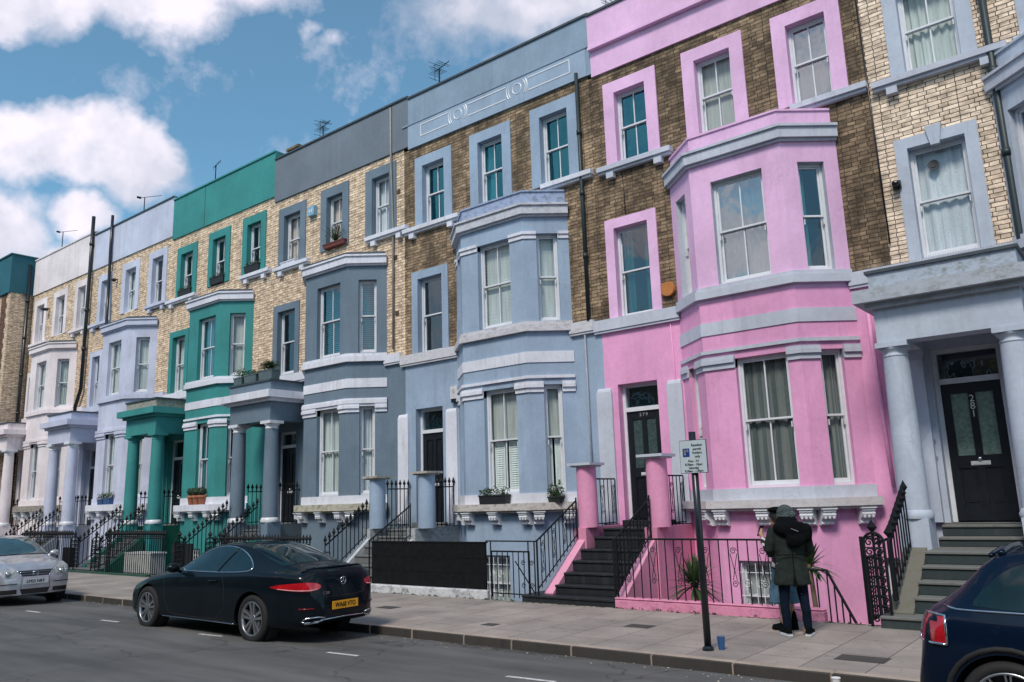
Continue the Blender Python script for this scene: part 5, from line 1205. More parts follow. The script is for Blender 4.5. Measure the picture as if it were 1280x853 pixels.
# ------------------------------------------------------------------ cars
def smooth_tab(xs, tab, k=2):
    t = np.array(tab); y = np.interp(xs, t[:, 0], t[:, 1])
    for _ in range(k): y[1:-1] = y[1:-1]*.5+(y[:-2]+y[2:])*.25
    return y
def catmull(P, sub):
    P = [np.array(p, float) for p in P]; out = []
    n = len(P)
    for i in range(n-1):
        p0 = P[i-1] if i > 0 else 2*P[0]-P[1]; p1, p2 = P[i], P[i+1]; p3 = P[i+2] if i+2 < n else 2*P[-1]-P[-2]
        for k in range(sub):
            t = k/sub; out.append(.5*((2*p1)+(-p0+p2)*t+(2*p0-5*p1+4*p2-p3)*t*t+(-p0+3*p1-3*p2+p3)*t**3))
    out.append(P[-1]); return out
class Car:
    def __init__(s, spec, M):
        s.sp = spec; s.M = M; L = spec['L']
        xs = np.unique(np.concatenate([np.linspace(0, .3, 14), np.linspace(.3, L-.5, 74), np.linspace(L-.5, L, 26)]))
        T = {k: smooth_tab(xs, spec[k]) for k in ('zc', 'zs', 'w', 'zb', 'yr', 'cr')}
        verts = []; faces = []; m = None
        for i, x in enumerate(xs):
            zc, zs, w, zb, yr, cr = (T[k][i] for k in ('zc', 'zs', 'w', 'zb', 'yr', 'cr'))
            zs = min(zs, zc-.012); ze = max(zc-cr, zs+.004); h = zs-zb
            half = [(0, zb), (.80*w, zb), (.965*w, zb+min(.05, .12*h)), (w*.995, zb+.30*h), (w, zb+.62*h), (w*.985, zs-.12*h), (w*.945, zs),
                    (.945*w+(yr-.945*w)*.45, zs+(ze-zs)*.52), (yr, ze), (yr*.80, zc-(zc-ze)*.30), (0, zc)]
            c = catmull(half, 4); ring = [(p[0], p[1]) for p in c]+[(-p[0], p[1]) for p in c[-2:0:-1]]
            m = len(ring); verts += [(x, p[0], p[1]) for p in ring]
        n = len(xs)
        for i in range(n-1):
            for k in range(m): faces.append((i*m+k, (i+1)*m+k, (i+1)*m+(k+1) % m, i*m+(k+1) % m))
        faces += [tuple(range(m)), tuple((n-1)*m+k for k in range(m))[::-1]]
        s.verts, s.faces = verts, faces
        s.bvh = BVHTree.FromPolygons([Vector(v) for v in verts], faces)
    def T(s, p): return tuple(s.M @ Vector(p))
    def xf(s, mb): mb.v = [s.T(v) for v in mb.v]; return mb
    def body(s, parent, mat, cutr):
        me = bpy.data.meshes.new('b'); me.from_pydata(s.verts, [], s.faces)
        bm = bmesh.new(); bm.from_mesh(me); bmesh.ops.recalc_face_normals(bm, faces=bm.faces); bm.to_mesh(me); bm.free()
        o = bpy.data.objects.new('b', me); COL.objects.link(o); cuts = []
        for x in s.sp['axles']:
            for sg in (-1, 1):
                c = MB(); c.lathe((x, sg*1.05, s.sp['r']), [(cutr, -.42), (cutr, .42)], 48, 'y')
                cm = bpy.data.meshes.new('c'); cm.from_pydata(c.v, [], c.f); bm = bmesh.new(); bm.from_mesh(cm); bmesh.ops.remove_doubles(bm, verts=bm.verts, dist=1e-5); bmesh.ops.recalc_face_normals(bm, faces=bm.faces); bm.to_mesh(cm); bm.free()
                co = bpy.data.objects.new('c', cm); COL.objects.link(co); cuts.append(co)
                b = o.modifiers.new('b', 'BOOLEAN'); b.object = co; b.operation = 'DIFFERENCE'; b.solver = 'EXACT'
        dg = bpy.context.evaluated_depsgraph_get(); ev = o.evaluated_get(dg); me2 = bpy.data.meshes.new_from_object(ev)
        mb = MB(); mb.smooth = True; mb.add([v.co[:] for v in me2.vertices], [tuple(p.vertices) for p in me2.polygons])
        for c in cuts: bpy.data.objects.remove(c)
        bpy.data.objects.remove(o)
        s.xf(mb); ob = mb.build('body', mat, parent)
        ob.data.set_sharp_from_angle(angle=math.radians(38)); return ob
    def hit(s, p, az, z, off=0.0):
        """p = coordinate across; az = direction the patch is seen from: angle from +x(rear) towards -y(left)"""
        d = Vector((math.cos(az), -math.sin(az), 0)); side = Vector((math.sin(az), math.cos(az), 0))
        c = Vector((s.sp['L']/2, 0, 0)); o = c+side*p+d*6+Vector((0, 0, z)); h = None
        for jx, jz in ((0, 0), (.0013, .0011), (-.0017, .0009), (.004, -.003), (-.007, -.006), (-.015, -.01)):
            h, nn, _, _ = s.bvh.ray_cast(o+side*jx+Vector((0, 0, jz)), -d)
            if h is not None: break
        if h is None: return None
        return h+nn.normalized()*off if nn.dot(d) > 0 else h-nn.normalized()*off
    def hit_top(s, x, y, off=0.0):
        h, nn, _, _ = s.bvh.ray_cast(Vector((x+.0007, y+.0009, 4)), Vector((0, 0, -1)))
        if h is None: return None
        return h+(nn if nn.z > 0 else -nn)*off
    def patch(s, name, poly, seen, mat, parent, off=.004, step=.05, subdiv=True):
        """poly: 2D outline; seen: 'top' -> (x,y); 'left'/'right' -> (x,z); angle -> (across,z)"""
        P = []
        for i in range(len(poly)):
            a, b = np.array(poly[i], float), np.array(poly[(i+1) % len(poly)], float); k = max(1, int(np.linalg.norm(b-a)/step))
            P += [tuple(a+(b-a)*j/k) for j in range(k)]
        xs = [p[0] for p in P]; ys = [p[1] for p in P]; pts = list(P); n0 = len(P)
        from mathutils.geometry import intersect_point_line
        def inside(q):
            c = False
            for i in range(n0):
                a, b = P[i], P[(i+1) % n0]
                if (a[1] > q[1]) != (b[1] > q[1]) and q[0] < (b[0]-a[0])*(q[1]-a[1])/(b[1]-a[1])+a[0]: c = not c
            return c
        x = min(xs)+step/2
        while x < max(xs):
            y = min(ys)+step/2
            while y < max(ys):
                if inside((x, y)) and min((x-a)**2+(y-b)**2 for a, b in P) > (step*.4)**2: pts.append((x, y))
                y += step
            x += step
        r = delaunay_2d_cdt([Vector(p) for p in pts], [], [list(range(n0))], 1, 1e-5)
        V = []
        for v in r[0]:
            q = s.proj(v, seen, off)
            V.append(q)
        if any(q is None for q in V):
            ok = [q for q in V if q is not None]
            V = [q if q is not None else min(ok, key=lambda w_: 0) for q in V]
        mb = MB(); mb.smooth = True; mb.add([tuple(v) for v in V], [tuple(f) for f in r[2]]); s.xf(mb)
        return mb.build(name, mat, parent)
    def proj(s, v, seen, off):
        if seen == 'top': return s.hit_top(v[0], v[1], off)
        if seen == 'left': return s.hit(v[0]-s.sp['L']/2, PI/2, v[1], off)
        if seen == 'right': return s.hit(-(v[0]-s.sp['L']/2), -PI/2, v[1], off)
        return s.hit(v[0], seen, v[1], off)
    def line(s, name, pts, seen, mat, parent, r=.006, off=.002, closed=False, step=.04):
        P = []
        n = len(pts) if closed else len(pts)-1
        for i in range(n):
            a, b = np.array(pts[i], float), np.array(pts[(i+1) % len(pts)], float); k = max(1, int(np.linalg.norm(b-a)/step)); P += [a+(b-a)*j/k for j in range(k)]
        P.append(np.array(pts[0] if closed else pts[-1], float))
        Q = [s.proj(p, seen, off) for p in P]; Q = [q for q in Q if q is not None]
        mb = MB(); mb.smooth = True; mb.tube(Q, r, 6); s.xf(mb); return mb.build(name, mat, parent)
def chaikin(P, n=2, closed=True):
    for _ in range(n):
        Q = []
        m = len(P)
        for i in range(m if closed else m-1):
            a, b = P[i], P[(i+1) % m]; Q += [(a[0]*.75+b[0]*.25, a[1]*.75+b[1]*.25), (a[0]*.25+b[0]*.75, a[1]*.25+b[1]*.75)]
        P = Q if closed else [P[0]]+Q+[P[-1]]
    return P
def wheel(car, parent, x, side, r, rr, style, w=.235, half=None):
    """wheel as tyre with rim below it"""
    yo = side*half
    W = MB(); W.smooth = True; q = lambda h: h*side
    W.lathe((x, yo, r), [(rr*.98, q(-.02)), (rr+.012, q(-.004)), (r*.90, q(-.002)), (r*.97, q(-.02)), (r, q(-.045)), (r, q(-w+.045)), (r*.95, q(-w)), (rr, q(-w))], 40, 'y', caps=False)
    tz = car.xf(W).build('wheel', RUBBER, parent)
    R = MB(); R.smooth = True
    R.lathe((x, yo, r), [(rr, q(-.010)), (rr*.97, q(-.004)), (rr*.93, q(-.012)), (rr*.92, q(-.07))], 40, 'y', caps=False)
    R.smooth = False
    def P(rad, ang, h): return (x+rad*math.cos(ang), yo+side*h, r+rad*math.sin(ang))
    if style == 'star':
        for i in range(5):
            a = PI/2+i*2*PI/5
            for sg in (-1, 1):
                pr = [(.055, sg*.62), (.055, sg*.02), (rr*.95, sg*.10), (rr*.95, sg*.30)]
                o_ = [P(rad, a+an, -.030 if j < 2 else -.012) for j, (rad, an) in enumerate(pr)]; b_ = [P(rad, a+an, -.06) for rad, an in pr]
                R.add(o_+b_, [(0,1,2,3),(7,6,5,4),(0,4,5,1),(1,5,6,2),(2,6,7,3),(3,7,4,0)])
    else:
        for i in range(10):
            a = PI/2+i*2*PI/10
            for sg in (-1, 1):
                o_ = [P(.05, a+sg*.12, -.03), P(.05, a+sg*-.02, -.03), P(rr*.95, a+sg*.045, -.014), P(rr*.95, a+sg*.10, -.014)]; b_ = [P(.05, a+sg*.12, -.055), P(.05, a+sg*-.02, -.055), P(rr*.95, a+sg*.045, -.05), P(rr*.95, a+sg*.10, -.05)]
                R.add(o_+b_, [(0,1,2,3),(7,6,5,4),(0,4,5,1),(1,5,6,2),(2,6,7,3),(3,7,4,0)])
    R.lathe((x, yo, r), [(.062, q(-.055)), (.062, q(-.024)), (.035, q(-.018)), (.0, q(-.018))], 20, 'y', caps=False)
    car.xf(R).build('rim', ALLOY, tz)
    B = MB(); B.lathe((x, yo, r), [(rr*.93, q(-.09)), (rr*.93, q(-.10))], 32, 'y'); B.lathe((x, yo, r), [(rr*.62, q(-.06)), (rr*.62, q(-.075))], 28, 'y'); car.xf(B).build('brake_disc', DARKMET, tz)
    return tz
def liners(car, parent, cutr):
    for x in car.sp['axles']:
        for sg in (-1, 1):
            m = MB(); m.lathe((x, sg*.64, car.sp['r']), [(cutr-.004, 0), (cutr-.004, sg*.20)], 32, 'y', caps=False); m.lathe((x, sg*.655, car.sp['r']), [(cutr-.005, 0), (cutr-.005, .004)], 32, 'y'); car.xf(m).build('wheel_arch_liner', RUBBER, parent)
RUBBER = plain('tyre rubber', (.012, .012, .013), .8, var=.2, scale=20); ALLOY = plain('alloy', (.42, .44, .47), .3, .9, var=.05); DARKMET = plain('dark metal', (.03, .03, .035), .5, .6)
CHROME = plain('chrome trim', (.62, .66, .70), .12, 1, var=.03); REDLAMP = plain('red lamp', (.42, .006, .012), .15, var=.25, scale=14, coat=1); REDDIM = plain('dark red reflector', (.16, .006, .01), .2)
CARGLASS = plain('car glass', (.004, .016, .020), .04, var=.3, spec=.45); AMBERP = plain('yellow plate', (.80, .36, .015), .45, var=.04); WPLATE = plain('white plate', (.62, .64, .66), .45, var=.04)
LAMPG = plain('lamp glass', (.30, .32, .32), .12, var=.6, scale=16, coat=1)
def paintcar(name, c, metal=.5, rough=.32):
    m, nt, b = newmat(name); b.inputs['Base Color'].default_value = (*c, 1); b.inputs['Metallic'].default_value = metal; b.inputs['Roughness'].default_value = rough
    b.inputs['Coat Weight'].default_value = .8 if metal else .42; b.inputs['Coat Roughness'].default_value = .02; b.inputs['Specular IOR Level'].default_value = .05 if not metal else .5
    n = noise(nt, pos(nt), 5, 4); nt.links.new(mixc(nt, 1.0, (*c,), ramp(nt, n, [(.3, .85), (.7, 1.12)]), 'MULTIPLY'), b.inputs['Base Color'])
    return m
def carM(x, y, z, sx, sy, sz, flip):
    """car local: x from nose to tail, y to its left side seen from behind... placed in the world"""
    S = Matrix.Diagonal((sx, sy, sz, 1)); R = Matrix.Rotation(PI if flip else 0, 4, 'Z'); return Matrix.Translation((x, y, z)) @ R @ S
def plate(car, parent, cx, y, z, txt, mat, w=.52, h=.111, nx=1, tilt=0, name='number_plate'):
    m = MB(); m.box(*sorted((cx, cx+.008*nx)), y-w/2, y+w/2, z-h/2, z+h/2); o = car.xf(m).build(name, mat, parent)
    t = MB(); sg = nx
    add_text(t, txt, h*.86, lambda a, b, hh: (cx+nx*(.009+hh*.3), y+sg*a, z+b-.003), bold=.0022, sx=.86)
    car.xf(t).build('plate_characters', plain('plate ink', (.01, .01, .012), .5), o)
    return o
# ---- black coupe (its nose points away from the camera, up the street)
ax, bx = ground_pt(179, 783.5), ground_pt(312.6, 801)
cs = (bx.x-ax.x)/2.84*1.02
spec = dict(L=4.69, axles=(.80, 3.64), r=.337,
  zc=[(0,.60),(.04,.68),(.15,.745),(.4,.83),(.9,.93),(1.30,.985),(1.50,1.05),(1.95,1.285),(2.25,1.37),(2.6,1.402),(2.9,1.395),(3.3,1.335),(3.75,1.205),(4.1,1.085),(4.3,1.045),(4.52,1.035),(4.60,1.00),(4.64,.86),(4.67,.68),(4.69,.56)],
  zs=[(0,.50),(.15,.62),(.5,.74),(.9,.82),(1.4,.885),(2.2,.925),(3.0,.955),(3.6,.975),(4.2,.96),(4.5,.93),(4.62,.80),(4.69,.50)],
  w=[(0,.52),(.04,.66),(.12,.76),(.3,.835),(.7,.885),(1.3,.895),(2.5,.895),(3.4,.918),(3.8,.908),(4.1,.875),(4.3,.825),(4.45,.765),(4.55,.70),(4.63,.60),(4.69,.44)],
  zb=[(0,.26),(.2,.20),(.8,.19),(2.4,.21),(3.8,.20),(4.4,.24),(4.6,.29),(4.69,.36)],
  yr=[(0,.42),(.3,.60),(1.0,.66),(1.4,.66),(1.95,.575),(2.4,.56),(3.0,.555),(3.6,.565),(4.1,.60),(4.5,.56),(4.69,.40)],
  cr=[(0,.03),(.5,.05),(1.2,.06),(1.5,.06),(2.0,.075),(2.5,.085),(3.2,.08),(3.8,.075),(4.2,.05),(4.69,.03)])
CARW = .90
Mx = carM(ax.x-.80*cs, ax.y+.905*CARW+.02, road_z(7.9), cs, CARW, 1.0, False)
car = Car(spec, Mx)
# local y: world +Y is towards the kerb; the near side (left in the picture) is local -y
E1 = empty('parked_car', (ax.x+2.0, 8.0, road_z(8)), 'glossy black coupe with yellow rear plate WA68 VTO parked along the kerb', 'car')
PB = paintcar('black car paint', (.0025, .006, .010), 0, .5)
car.body(E1, PB, .385); liners(car, E1, .385)
for x in spec['axles']:
    for sg in (-1, 1): wheel(car, E1, x, sg, .337, .243, 'star', .24, .895)
win = chaikin([(1.62,.955),(1.80,1.08),(2.05,1.225),(2.35,1.318),(2.65,1.335),(2.95,1.30),(3.25,1.205),(3.45,1.10),(3.56,1.02),(3.42,.985),(2.9,.962),(2.3,.955)], 1)
for side_ in ('left', 'right'):
    o = car.patch('side_window', win, side_, CARGLASS, E1, .003, .07); car.line('window_trim', win, side_, CHROME, o, .0095, .004, True)
    car.line('window_pillar', [(2.72, .965), (2.92, 1.30)], side_, PB, o, .018, .0)
    car.line('door_line', [(1.30,.80),(1.34,.5),(1.48,.30),(2.0,.27),(2.75,.275),(2.98,.45),(2.97,.75),(2.86,.955)], side_, RUBBER, E1, .0045, -.001)
    car.line('sill_trim', [(1.22, .235), (3.2, .235)], side_, CHROME, E1, .006, .004)
    h = car.proj((2.70, .835), side_, .03); m = MB(); m.smooth = True; m.tube([tuple(car.proj((2.56, .825), side_, .006)), tuple(car.proj((2.60, .83), side_, .035)), tuple(car.proj((2.74, .835), side_, .036)), tuple(car.proj((2.78, .835), side_, .006))], .012, 8); car.xf(m).build('door_handle', PB, E1)
    sg = -1 if side_ == 'left' else 1
    m = MB(); m.smooth = True; m.ellipsoid((1.72, sg*.99, 1.01), (.075, .125, .075), 16, 10); m.tube([(1.72, sg*.84, .94), (1.72, sg*.93, .975)], .025, 8); car.xf(m).build('wing_mirror', PB, E1)
car.patch('rear_window', chaikin([(3.02, -.50), (3.02, .50), (3.55, .56), (3.98, .60), (4.04, .52), (4.06, 0), (4.04, -.52), (3.98, -.60), (3.55, -.56)], 1), 'top', CARGLASS, E1, .003, .08)
car.patch('sunroof', chaikin([(2.10, -.46), (2.10, .46), (2.86, .47), (2.86, -.47)], 1), 'top', CARGLASS, E1, .003, .09)
car.patch('windscreen', [(1.42, -.60), (1.42, .60), (2.0, .50), (2.0, -.50)], 'top', CARGLASS, E1, .003, .09)
for sg in (-1, 1):
    az = math.radians(38)*(1 if sg < 0 else -1)
    # tail lamp wraps round the corner: seen diagonally
    f = -1 if sg < 0 else 1
    Pl = [(-.52*f*-1, .77), (-.30*f*-1, .80), (.05*f*-1, .80), (.30*f*-1, .775), (.33*f*-1, .72), (.10*f*-1, .695), (-.25*f*-1, .70), (-.50*f*-1, .735)]
    c0x = (2.345*math.sin(abs(az))*0)
    Pd = [(a+.0, b+.035) for a, b in Pl]
    def diag(across): return across
    # centre of the lamp measured in the tilted view
    ctr = car.hit(0, az, .8); base = 0
    tl = []
    for a, b in Pd: tl.append((a+(-.16 if sg < 0 else .16)*-1*0, b))
    # build from explicit surface points instead: along the body at lamp height
    rowu, rowl = [], []
    pth = [(4.02, 'side'), (4.18, 'side'), (4.34, 'side'), (4.44, 'side'), (4.52, 'side'), (.68, 'rear'), (.62, 'rear'), (.58, 'rear'), (.50, 'rear'), (.44, 'rear')]
    def sp_(v, k, z, off): 
        return car.hit((v-2.345)*(-1 if sg > 0 else 1), -PI/2 if sg > 0 else PI/2, z, off) if k == 'side' else car.hit(v*sg, 0, z, off)
    hs = [.0, .032, .048, .056, .06, .062, .062, .058, .044, .016]
    V = []; 
    for (v_, k), hh in zip(pth, hs):
        for t in (-1, -.33, .33, 1):
            q = sp_(v_, k, .795+t*hh, .006)
            V.append(q)
    if all(q is not None for q in V):
        mb = MB(); mb.smooth = True; mb.add([tuple(q) for q in V], [(i*4+j, (i+1)*4+j, (i+1)*4+j+1, i*4+j+1) for i in range(len(pth)-1) for j in range(3)]); lm = car.xf(mb).build('tail_lamp', REDLAMP, E1)
        mb = MB(); mb.smooth = True; mb.tube([tuple(sp_(v_, k, .795-hh*.75, .010)) for (v_, k), hh in list(zip(pth, hs))[1:-1]], .007, 6); car.xf(mb).build('lamp_light_bar', plain('pale red lens', (.75, .35, .38), .2), lm)
    for zc_, nm, mt in ((.50, 'rear_reflector', REDDIM),):
        m = MB(); m.smooth = True; pts = [sp_(v_, k, zc_, .004) for v_, k in (((4.5, 'side')), ((4.57, 'side')), ((.66, 'rear')), ((.56, 'rear')))]; pts = [tuple(p) for p in pts if p is not None]; m.tube(pts, .013, 6); car.xf(m).build(nm, mt, E1)
    # exhaust finisher
    q = [car.hit(sg*a, 0, b, .008) for a, b in ((.70, .335), (.66, .375), (.50, .385), (.40, .375), (.46, .33), (.66, .315))]
    if all(x is not None for x in q):
        m = MB(); m.smooth = True; m.tube([tuple(x) for x in q]+[tuple(q[0])], .011, 6); car.xf(m).build('exhaust_finisher', CHROME, E1)
        m = MB(); m.add([tuple(x+Vector((-.002, 0, 0))) for x in q], [tuple(range(6))]); car.xf(m).build('exhaust_opening', RUBBER, E1)
q = [car.hit(a, 0, b, .010) for a, b in ((-.66, .30), (-.50, .315), (-.40, .35), (0, .36), (.40, .35), (.50, .315), (.66, .30))]
m = MB(); m.smooth = True; m.tube([tuple(x) for x in q if x is not None], .009, 6); car.xf(m).build('diffuser_trim', CHROME, E1)
lipz = [car.hit(a, 0, 1.0-.0*abs(a), .004) for a in np.linspace(-.60, .60, 13)]
m = MB(); m.smooth = True; m.tube([(4.53-.10*(a/.6)**2, a, car.hit_top(4.50-.10*(a/.6)**2, a).z+.006) for a in np.linspace(-.62, .62, 15)], .016, 6); car.xf(m).build('boot_lip', PB, E1)
car.line('boot_line', chaikin([(-.60, .98), (-.47, .72), (-.42, .64), (.42, .64), (.47, .72), (.60, .98)], 1, False), 0, RUBBER, E1, .004, -.001)
h0 = car.hit(0, 0, .52, 0)
plate(car, E1, h0.x+.006, 0, .52, 'WA68 VTO', AMBERP)
# three-pointed star in a ring on the boot
h1 = car.hit(0, 0, .845, .0)
m = MB(); m.smooth = True; cx_ = h1.x+.012; R_ = .052; m.tube([(cx_-.0*i, R_*math.cos(i*PI/12), .845+R_*math.sin(i*PI/12)) for i in range(25)], .006, 6)
for k in range(3):
    a = PI/2+k*2*PI/3; m.tube([(cx_, 0, .845), (cx_, R_*math.cos(a), .845+R_*math.sin(a))], [.010, .003], 6)
car.xf(m).build('boot_badge', CHROME, E1)
m = MB(); hb = car.hit(-.40, 0, .70, 0); add_text(m, 'C 220', .055, lambda a, b, hh: (hb.x+.012+hh*.3, -.36+a, .70+b)); car.xf(m).build('model_lettering', CHROME, E1)
# ---- silver hatchback, facing the camera
spec2 = dict(L=3.9, axles=(.78, 3.24), r=.30,
  zc=[(0,.60),(.03,.72),(.10,.81),(.3,.90),(.6,.965),(.95,1.01),(1.15,1.07),(1.5,1.27),(1.85,1.42),(2.2,1.465),(2.8,1.46),(3.3,1.42),(3.55,1.35),(3.75,1.05),(3.85,.8),(3.9,.6)],
  zs=[(0,.52),(.05,.66),(.12,.745),(.3,.82),(.7,.89),(1.2,.94),(2.4,.96),(3.4,.98),(3.75,.9),(3.9,.5)],
  w=[(0,.50),(.03,.62),(.08,.70),(.2,.765),(.5,.81),(1.2,.825),(3.0,.83),(3.6,.80),(3.8,.74),(3.9,.6)],
  zb=[(0,.24),(.2,.20),(3.6,.22),(3.9,.3)],
  yr=[(0,.40),(.3,.58),(1.0,.66),(1.3,.66),(1.85,.55),(2.3,.54),(3.3,.54),(3.6,.56),(3.9,.5)],
  cr=[(0,.03),(.6,.06),(1.2,.05),(1.9,.06),(3.3,.07),(3.9,.03)])
E2 = empty('parked_car', (-21.4, 7.7, road_z(7.7)), 'silver hatchback with white front plate LM55 NKF parked facing down the street', 'car')
car = Car(spec2, carM(-19.50, 7.62, road_z(7.7), 1.03, 1.0, 1.0, True))
PS = paintcar('silver paint', (.50, .50, .54), .55, .3)
car.body(E2, PS, .345); liners(car, E2, .345)
for x in spec2['axles']:
    for sg in (-1, 1): wheel(car, E2, x, sg, .30, .20, 'star', .19, .815)
car.patch('windscreen', chaikin([(1.10, -.62), (1.10, .62), (1.45, .585), (1.86, .50), (1.86, -.50), (1.45, -.585)], 0), 'top', plain('windscreen', (.02, .05, .05), .03, var=.5, scale=3, coat=1, spec=.9), E2, .004, .08)
car.line('windscreen_seal', [(1.08, -.64), (1.06, 0), (1.08, .64)], 'top', RUBBER, E2, .014, .002)
for sd in ('left', 'right'):
    car.patch('side_window', chaikin([(1.35,.99),(1.75,1.22),(2.0,1.34),(3.0,1.36),(3.3,1.28),(3.4,1.03),(2.4,1.0)], 1), sd, CARGLASS, E2, .003, .1)
    sg = -1 if sd == 'left' else 1
    m = MB(); m.smooth = True; m.ellipsoid((1.38, sg*.93, 1.02), (.07, .11, .075), 14, 9); m.tube([(1.38, sg*.78, .97), (1.38, sg*.87, 1.0)], .025, 6); car.xf(m).build('wing_mirror', PS, E2)
    # head lamp: seen diagonally from the front corner
    a0 = PI-math.radians(30)*(-1 if sd == 'left' else 1)*-1
FA = PI    # looking at the nose
def front(y, z, off=.004): return car.hit(y, FA, z, off)
for sg in (-1, 1):
    Q = []
    for (u, z0, z1, k) in ((.38, .63, .73, 'f'), (.46, .60, .765, 'f'), (.54, .60, .785, 'f'), (.61, .605, .79, 'f'), (.15, .62, .74, 's'), (.25, .67, .785, 's'), (.34, .72, .80, 's')):
        for t in (0, .33, .66, 1):
            z = z0+(z1-z0)*t
            q = car.hit(sg*u, FA, z, .008) if k == 'f' else car.hit((u-1.95)*(1 if sg > 0 else -1)*1.0, PI/2 if sg > 0 else -PI/2, z, .008) if False else (car.proj((u, z), 'right' if sg < 0 else 'left', .008) if k == 's' else None)
            Q.append(q)
    # 'left' is local -y ; FA view flips across, so match the side by the sign of y
    ys = [q.y for q in Q[:4] if q is not None]
    if all(q is not None for q in Q) and Q[0].y*Q[-1].y > 0:
        mb = MB(); mb.smooth = True; mb.add([tuple(q) for q in Q], [(i*4+j, (i+1)*4+j, (i+1)*4+j+1, i*4+j+1) for i in range(6) for j in range(3)])
        o = car.xf(mb).build('headlight', LAMPG, E2)
        c_ = Q[9]; mb = MB(); mb.smooth = True; mb.ellipsoid((c_.x-.0, c_.y, c_.z+.02), (.03, .055, .055), 14, 8); car.xf(mb).build('lamp_bulb_housing', CHROME, o)
car.patch('grille', chaikin([(-.35,.735),(.35,.735),(.28,.615),(-.28,.615)], 0), FA, RUBBER, E2, .004, .04)
car.patch('lower_grille', [(-.30,.36),(.30,.36),(.26,.25),(-.26,.25)], FA, RUBBER, E2, .004, .04)
for a, b in ((-.68, -.36), (.36, .68)): car.patch('lower_grille', [(a,.36),(b,.36),(b*1.0,.27),(a*1.0,.27)], FA, RUBBER, E2, .004, .04)
for z in (.65, .70): car.line('grille_bar', [(-.31, z), (.31, z)], FA, CHROME, E2, .006, .006)
car.line('bumper_trim', [(-.36, .745), (-.265, .60), (-.30, .36)], FA, CHROME, E2, .008, .006); car.line('bumper_trim', [(.36, .745), (.265, .60), (.30, .36)], FA, CHROME, E2, .008, .006)
car.line('bumper_strip', [(-.72, .47), (-.36, .475)], FA, DARKMET, E2, .010, .002); car.line('bumper_strip', [(.36, .475), (.72, .47)], FA, DARKMET, E2, .010, .002)
h0 = car.hit(0, FA, .676, 0); cx_ = h0.x-.012
m = MB(); m.smooth = True; m.tube([(cx_, .058*math.cos(i*PI/12), .676+.058*math.sin(i*PI/12)) for i in range(25)], .007, 6)
V_ = lambda u, z: (cx_, -u, .676+z)
m.tube([V_(-.030, .045), V_(0, .006), V_(.030, .045)], .006, 6); m.tube([V_(-.048, .022), V_(-.024, -.046), V_(0, -.004), V_(.024, -.046), V_(.048, .022)], .006, 6)
car.xf(m).build('grille_badge', CHROME, E2)
h0 = car.hit(0, FA, .51, 0)
mirror_fix = plate(car, E2, h0.x-.008, 0, .51, 'LM55 NKF', WPLATE, nx=-1)
# ---- dark blue hatchback at the right edge, tail towards the camera's left
spec3 = dict(L=3.85, axles=(.72, 3.22), r=.325,
  zc=[(0,.60),(.05,.74),(.2,.86),(.6,.95),(1.1,1.02),(1.3,1.10),(1.7,1.34),(2.0,1.405),(2.6,1.425),(3.05,1.41),(3.24,1.385),(3.34,1.30),(3.50,1.14),(3.63,1.03),(3.74,.97),(3.79,.88),(3.83,.68),(3.85,.52)],
  zs=[(0,.50),(.2,.74),(1.0,.90),(2.0,.93),(3.2,.955),(3.55,.96),(3.72,.90),(3.85,.46)],
  w=[(0,.50),(.1,.72),(.3,.81),(.8,.86),(2.0,.855),(3.0,.875),(3.4,.865),(3.6,.83),(3.72,.785),(3.80,.72),(3.85,.62)],
  zb=[(0,.26),(.3,.2),(3.4,.2),(3.7,.25),(3.85,.34)],
  yr=[(0,.4),(.4,.62),(1.2,.68),(1.8,.60),(2.4,.585),(3.2,.58),(3.5,.60),(3.7,.64),(3.85,.5)],
  cr=[(0,.04),(1.2,.06),(2.0,.045),(3.3,.05),(3.7,.04),(3.85,.03)])
E3 = empty('parked_car', (.2, 7.8, road_z(7.8)), 'dark blue small hatchback with bright red tail lamp at the foot of the stone steps', 'car')
car = Car(spec3, carM(-1.73+3.85*1.02, 7.80, road_z(7.7)+.0, 1.02, .98, 1.0, True))
PN = paintcar('midnight blue paint', (.002, .008, .024), 0, .4)
car.body(E3, PN, .37); liners(car, E3, .37)
for x in spec3['axles']:
    for sg in (-1, 1): wheel(car, E3, x, sg, .325, .25, 'multi', .2, .872)
for sd in ('left', 'right'):
    o = car.patch('side_window', chaikin([(1.45,.99),(1.75,1.20),(1.95,1.32),(2.5,1.355),(2.98,1.335),(3.18,1.27),(3.38,1.07),(3.40,1.0),(2.4,.985)], 1), sd, CARGLASS, E3, .003, .07)
    car.line('belt_trim', [(1.2, .965), (2.4, .972), (3.50, .985), (3.60, 1.0)], sd, CHROME, E3, .009, .003)
    car.line('arch_trim', [(3.22+.41*math.cos(a), .325+.41*math.sin(a)) for a in np.linspace(.0, PI, 14)], sd, RUBBER, E3, .022, .0)
    car.line('fuel_flap', [(2.92+.10*math.cos(a), .80+.10*math.sin(a)) for a in np.linspace(0, 2*PI, 16)], sd, RUBBER, E3, .003, .0)
    car.line('door_line', [(2.46,.97),(2.5,.7),(2.5,.3)], sd, RUBBER, E3, .004, 0)
m = MB(); m.smooth = True; m.tube([(3.20, y, car.hit_top(3.18, y).z+.012) for y in np.linspace(-.52, .52, 11)], .026, 8); m.tube([(3.27, y, car.hit_top(3.18, y).z-.006) for y in np.linspace(-.52, .52, 11)], .018, 8); car.xf(m).build('roof_spoiler', PN, E3)
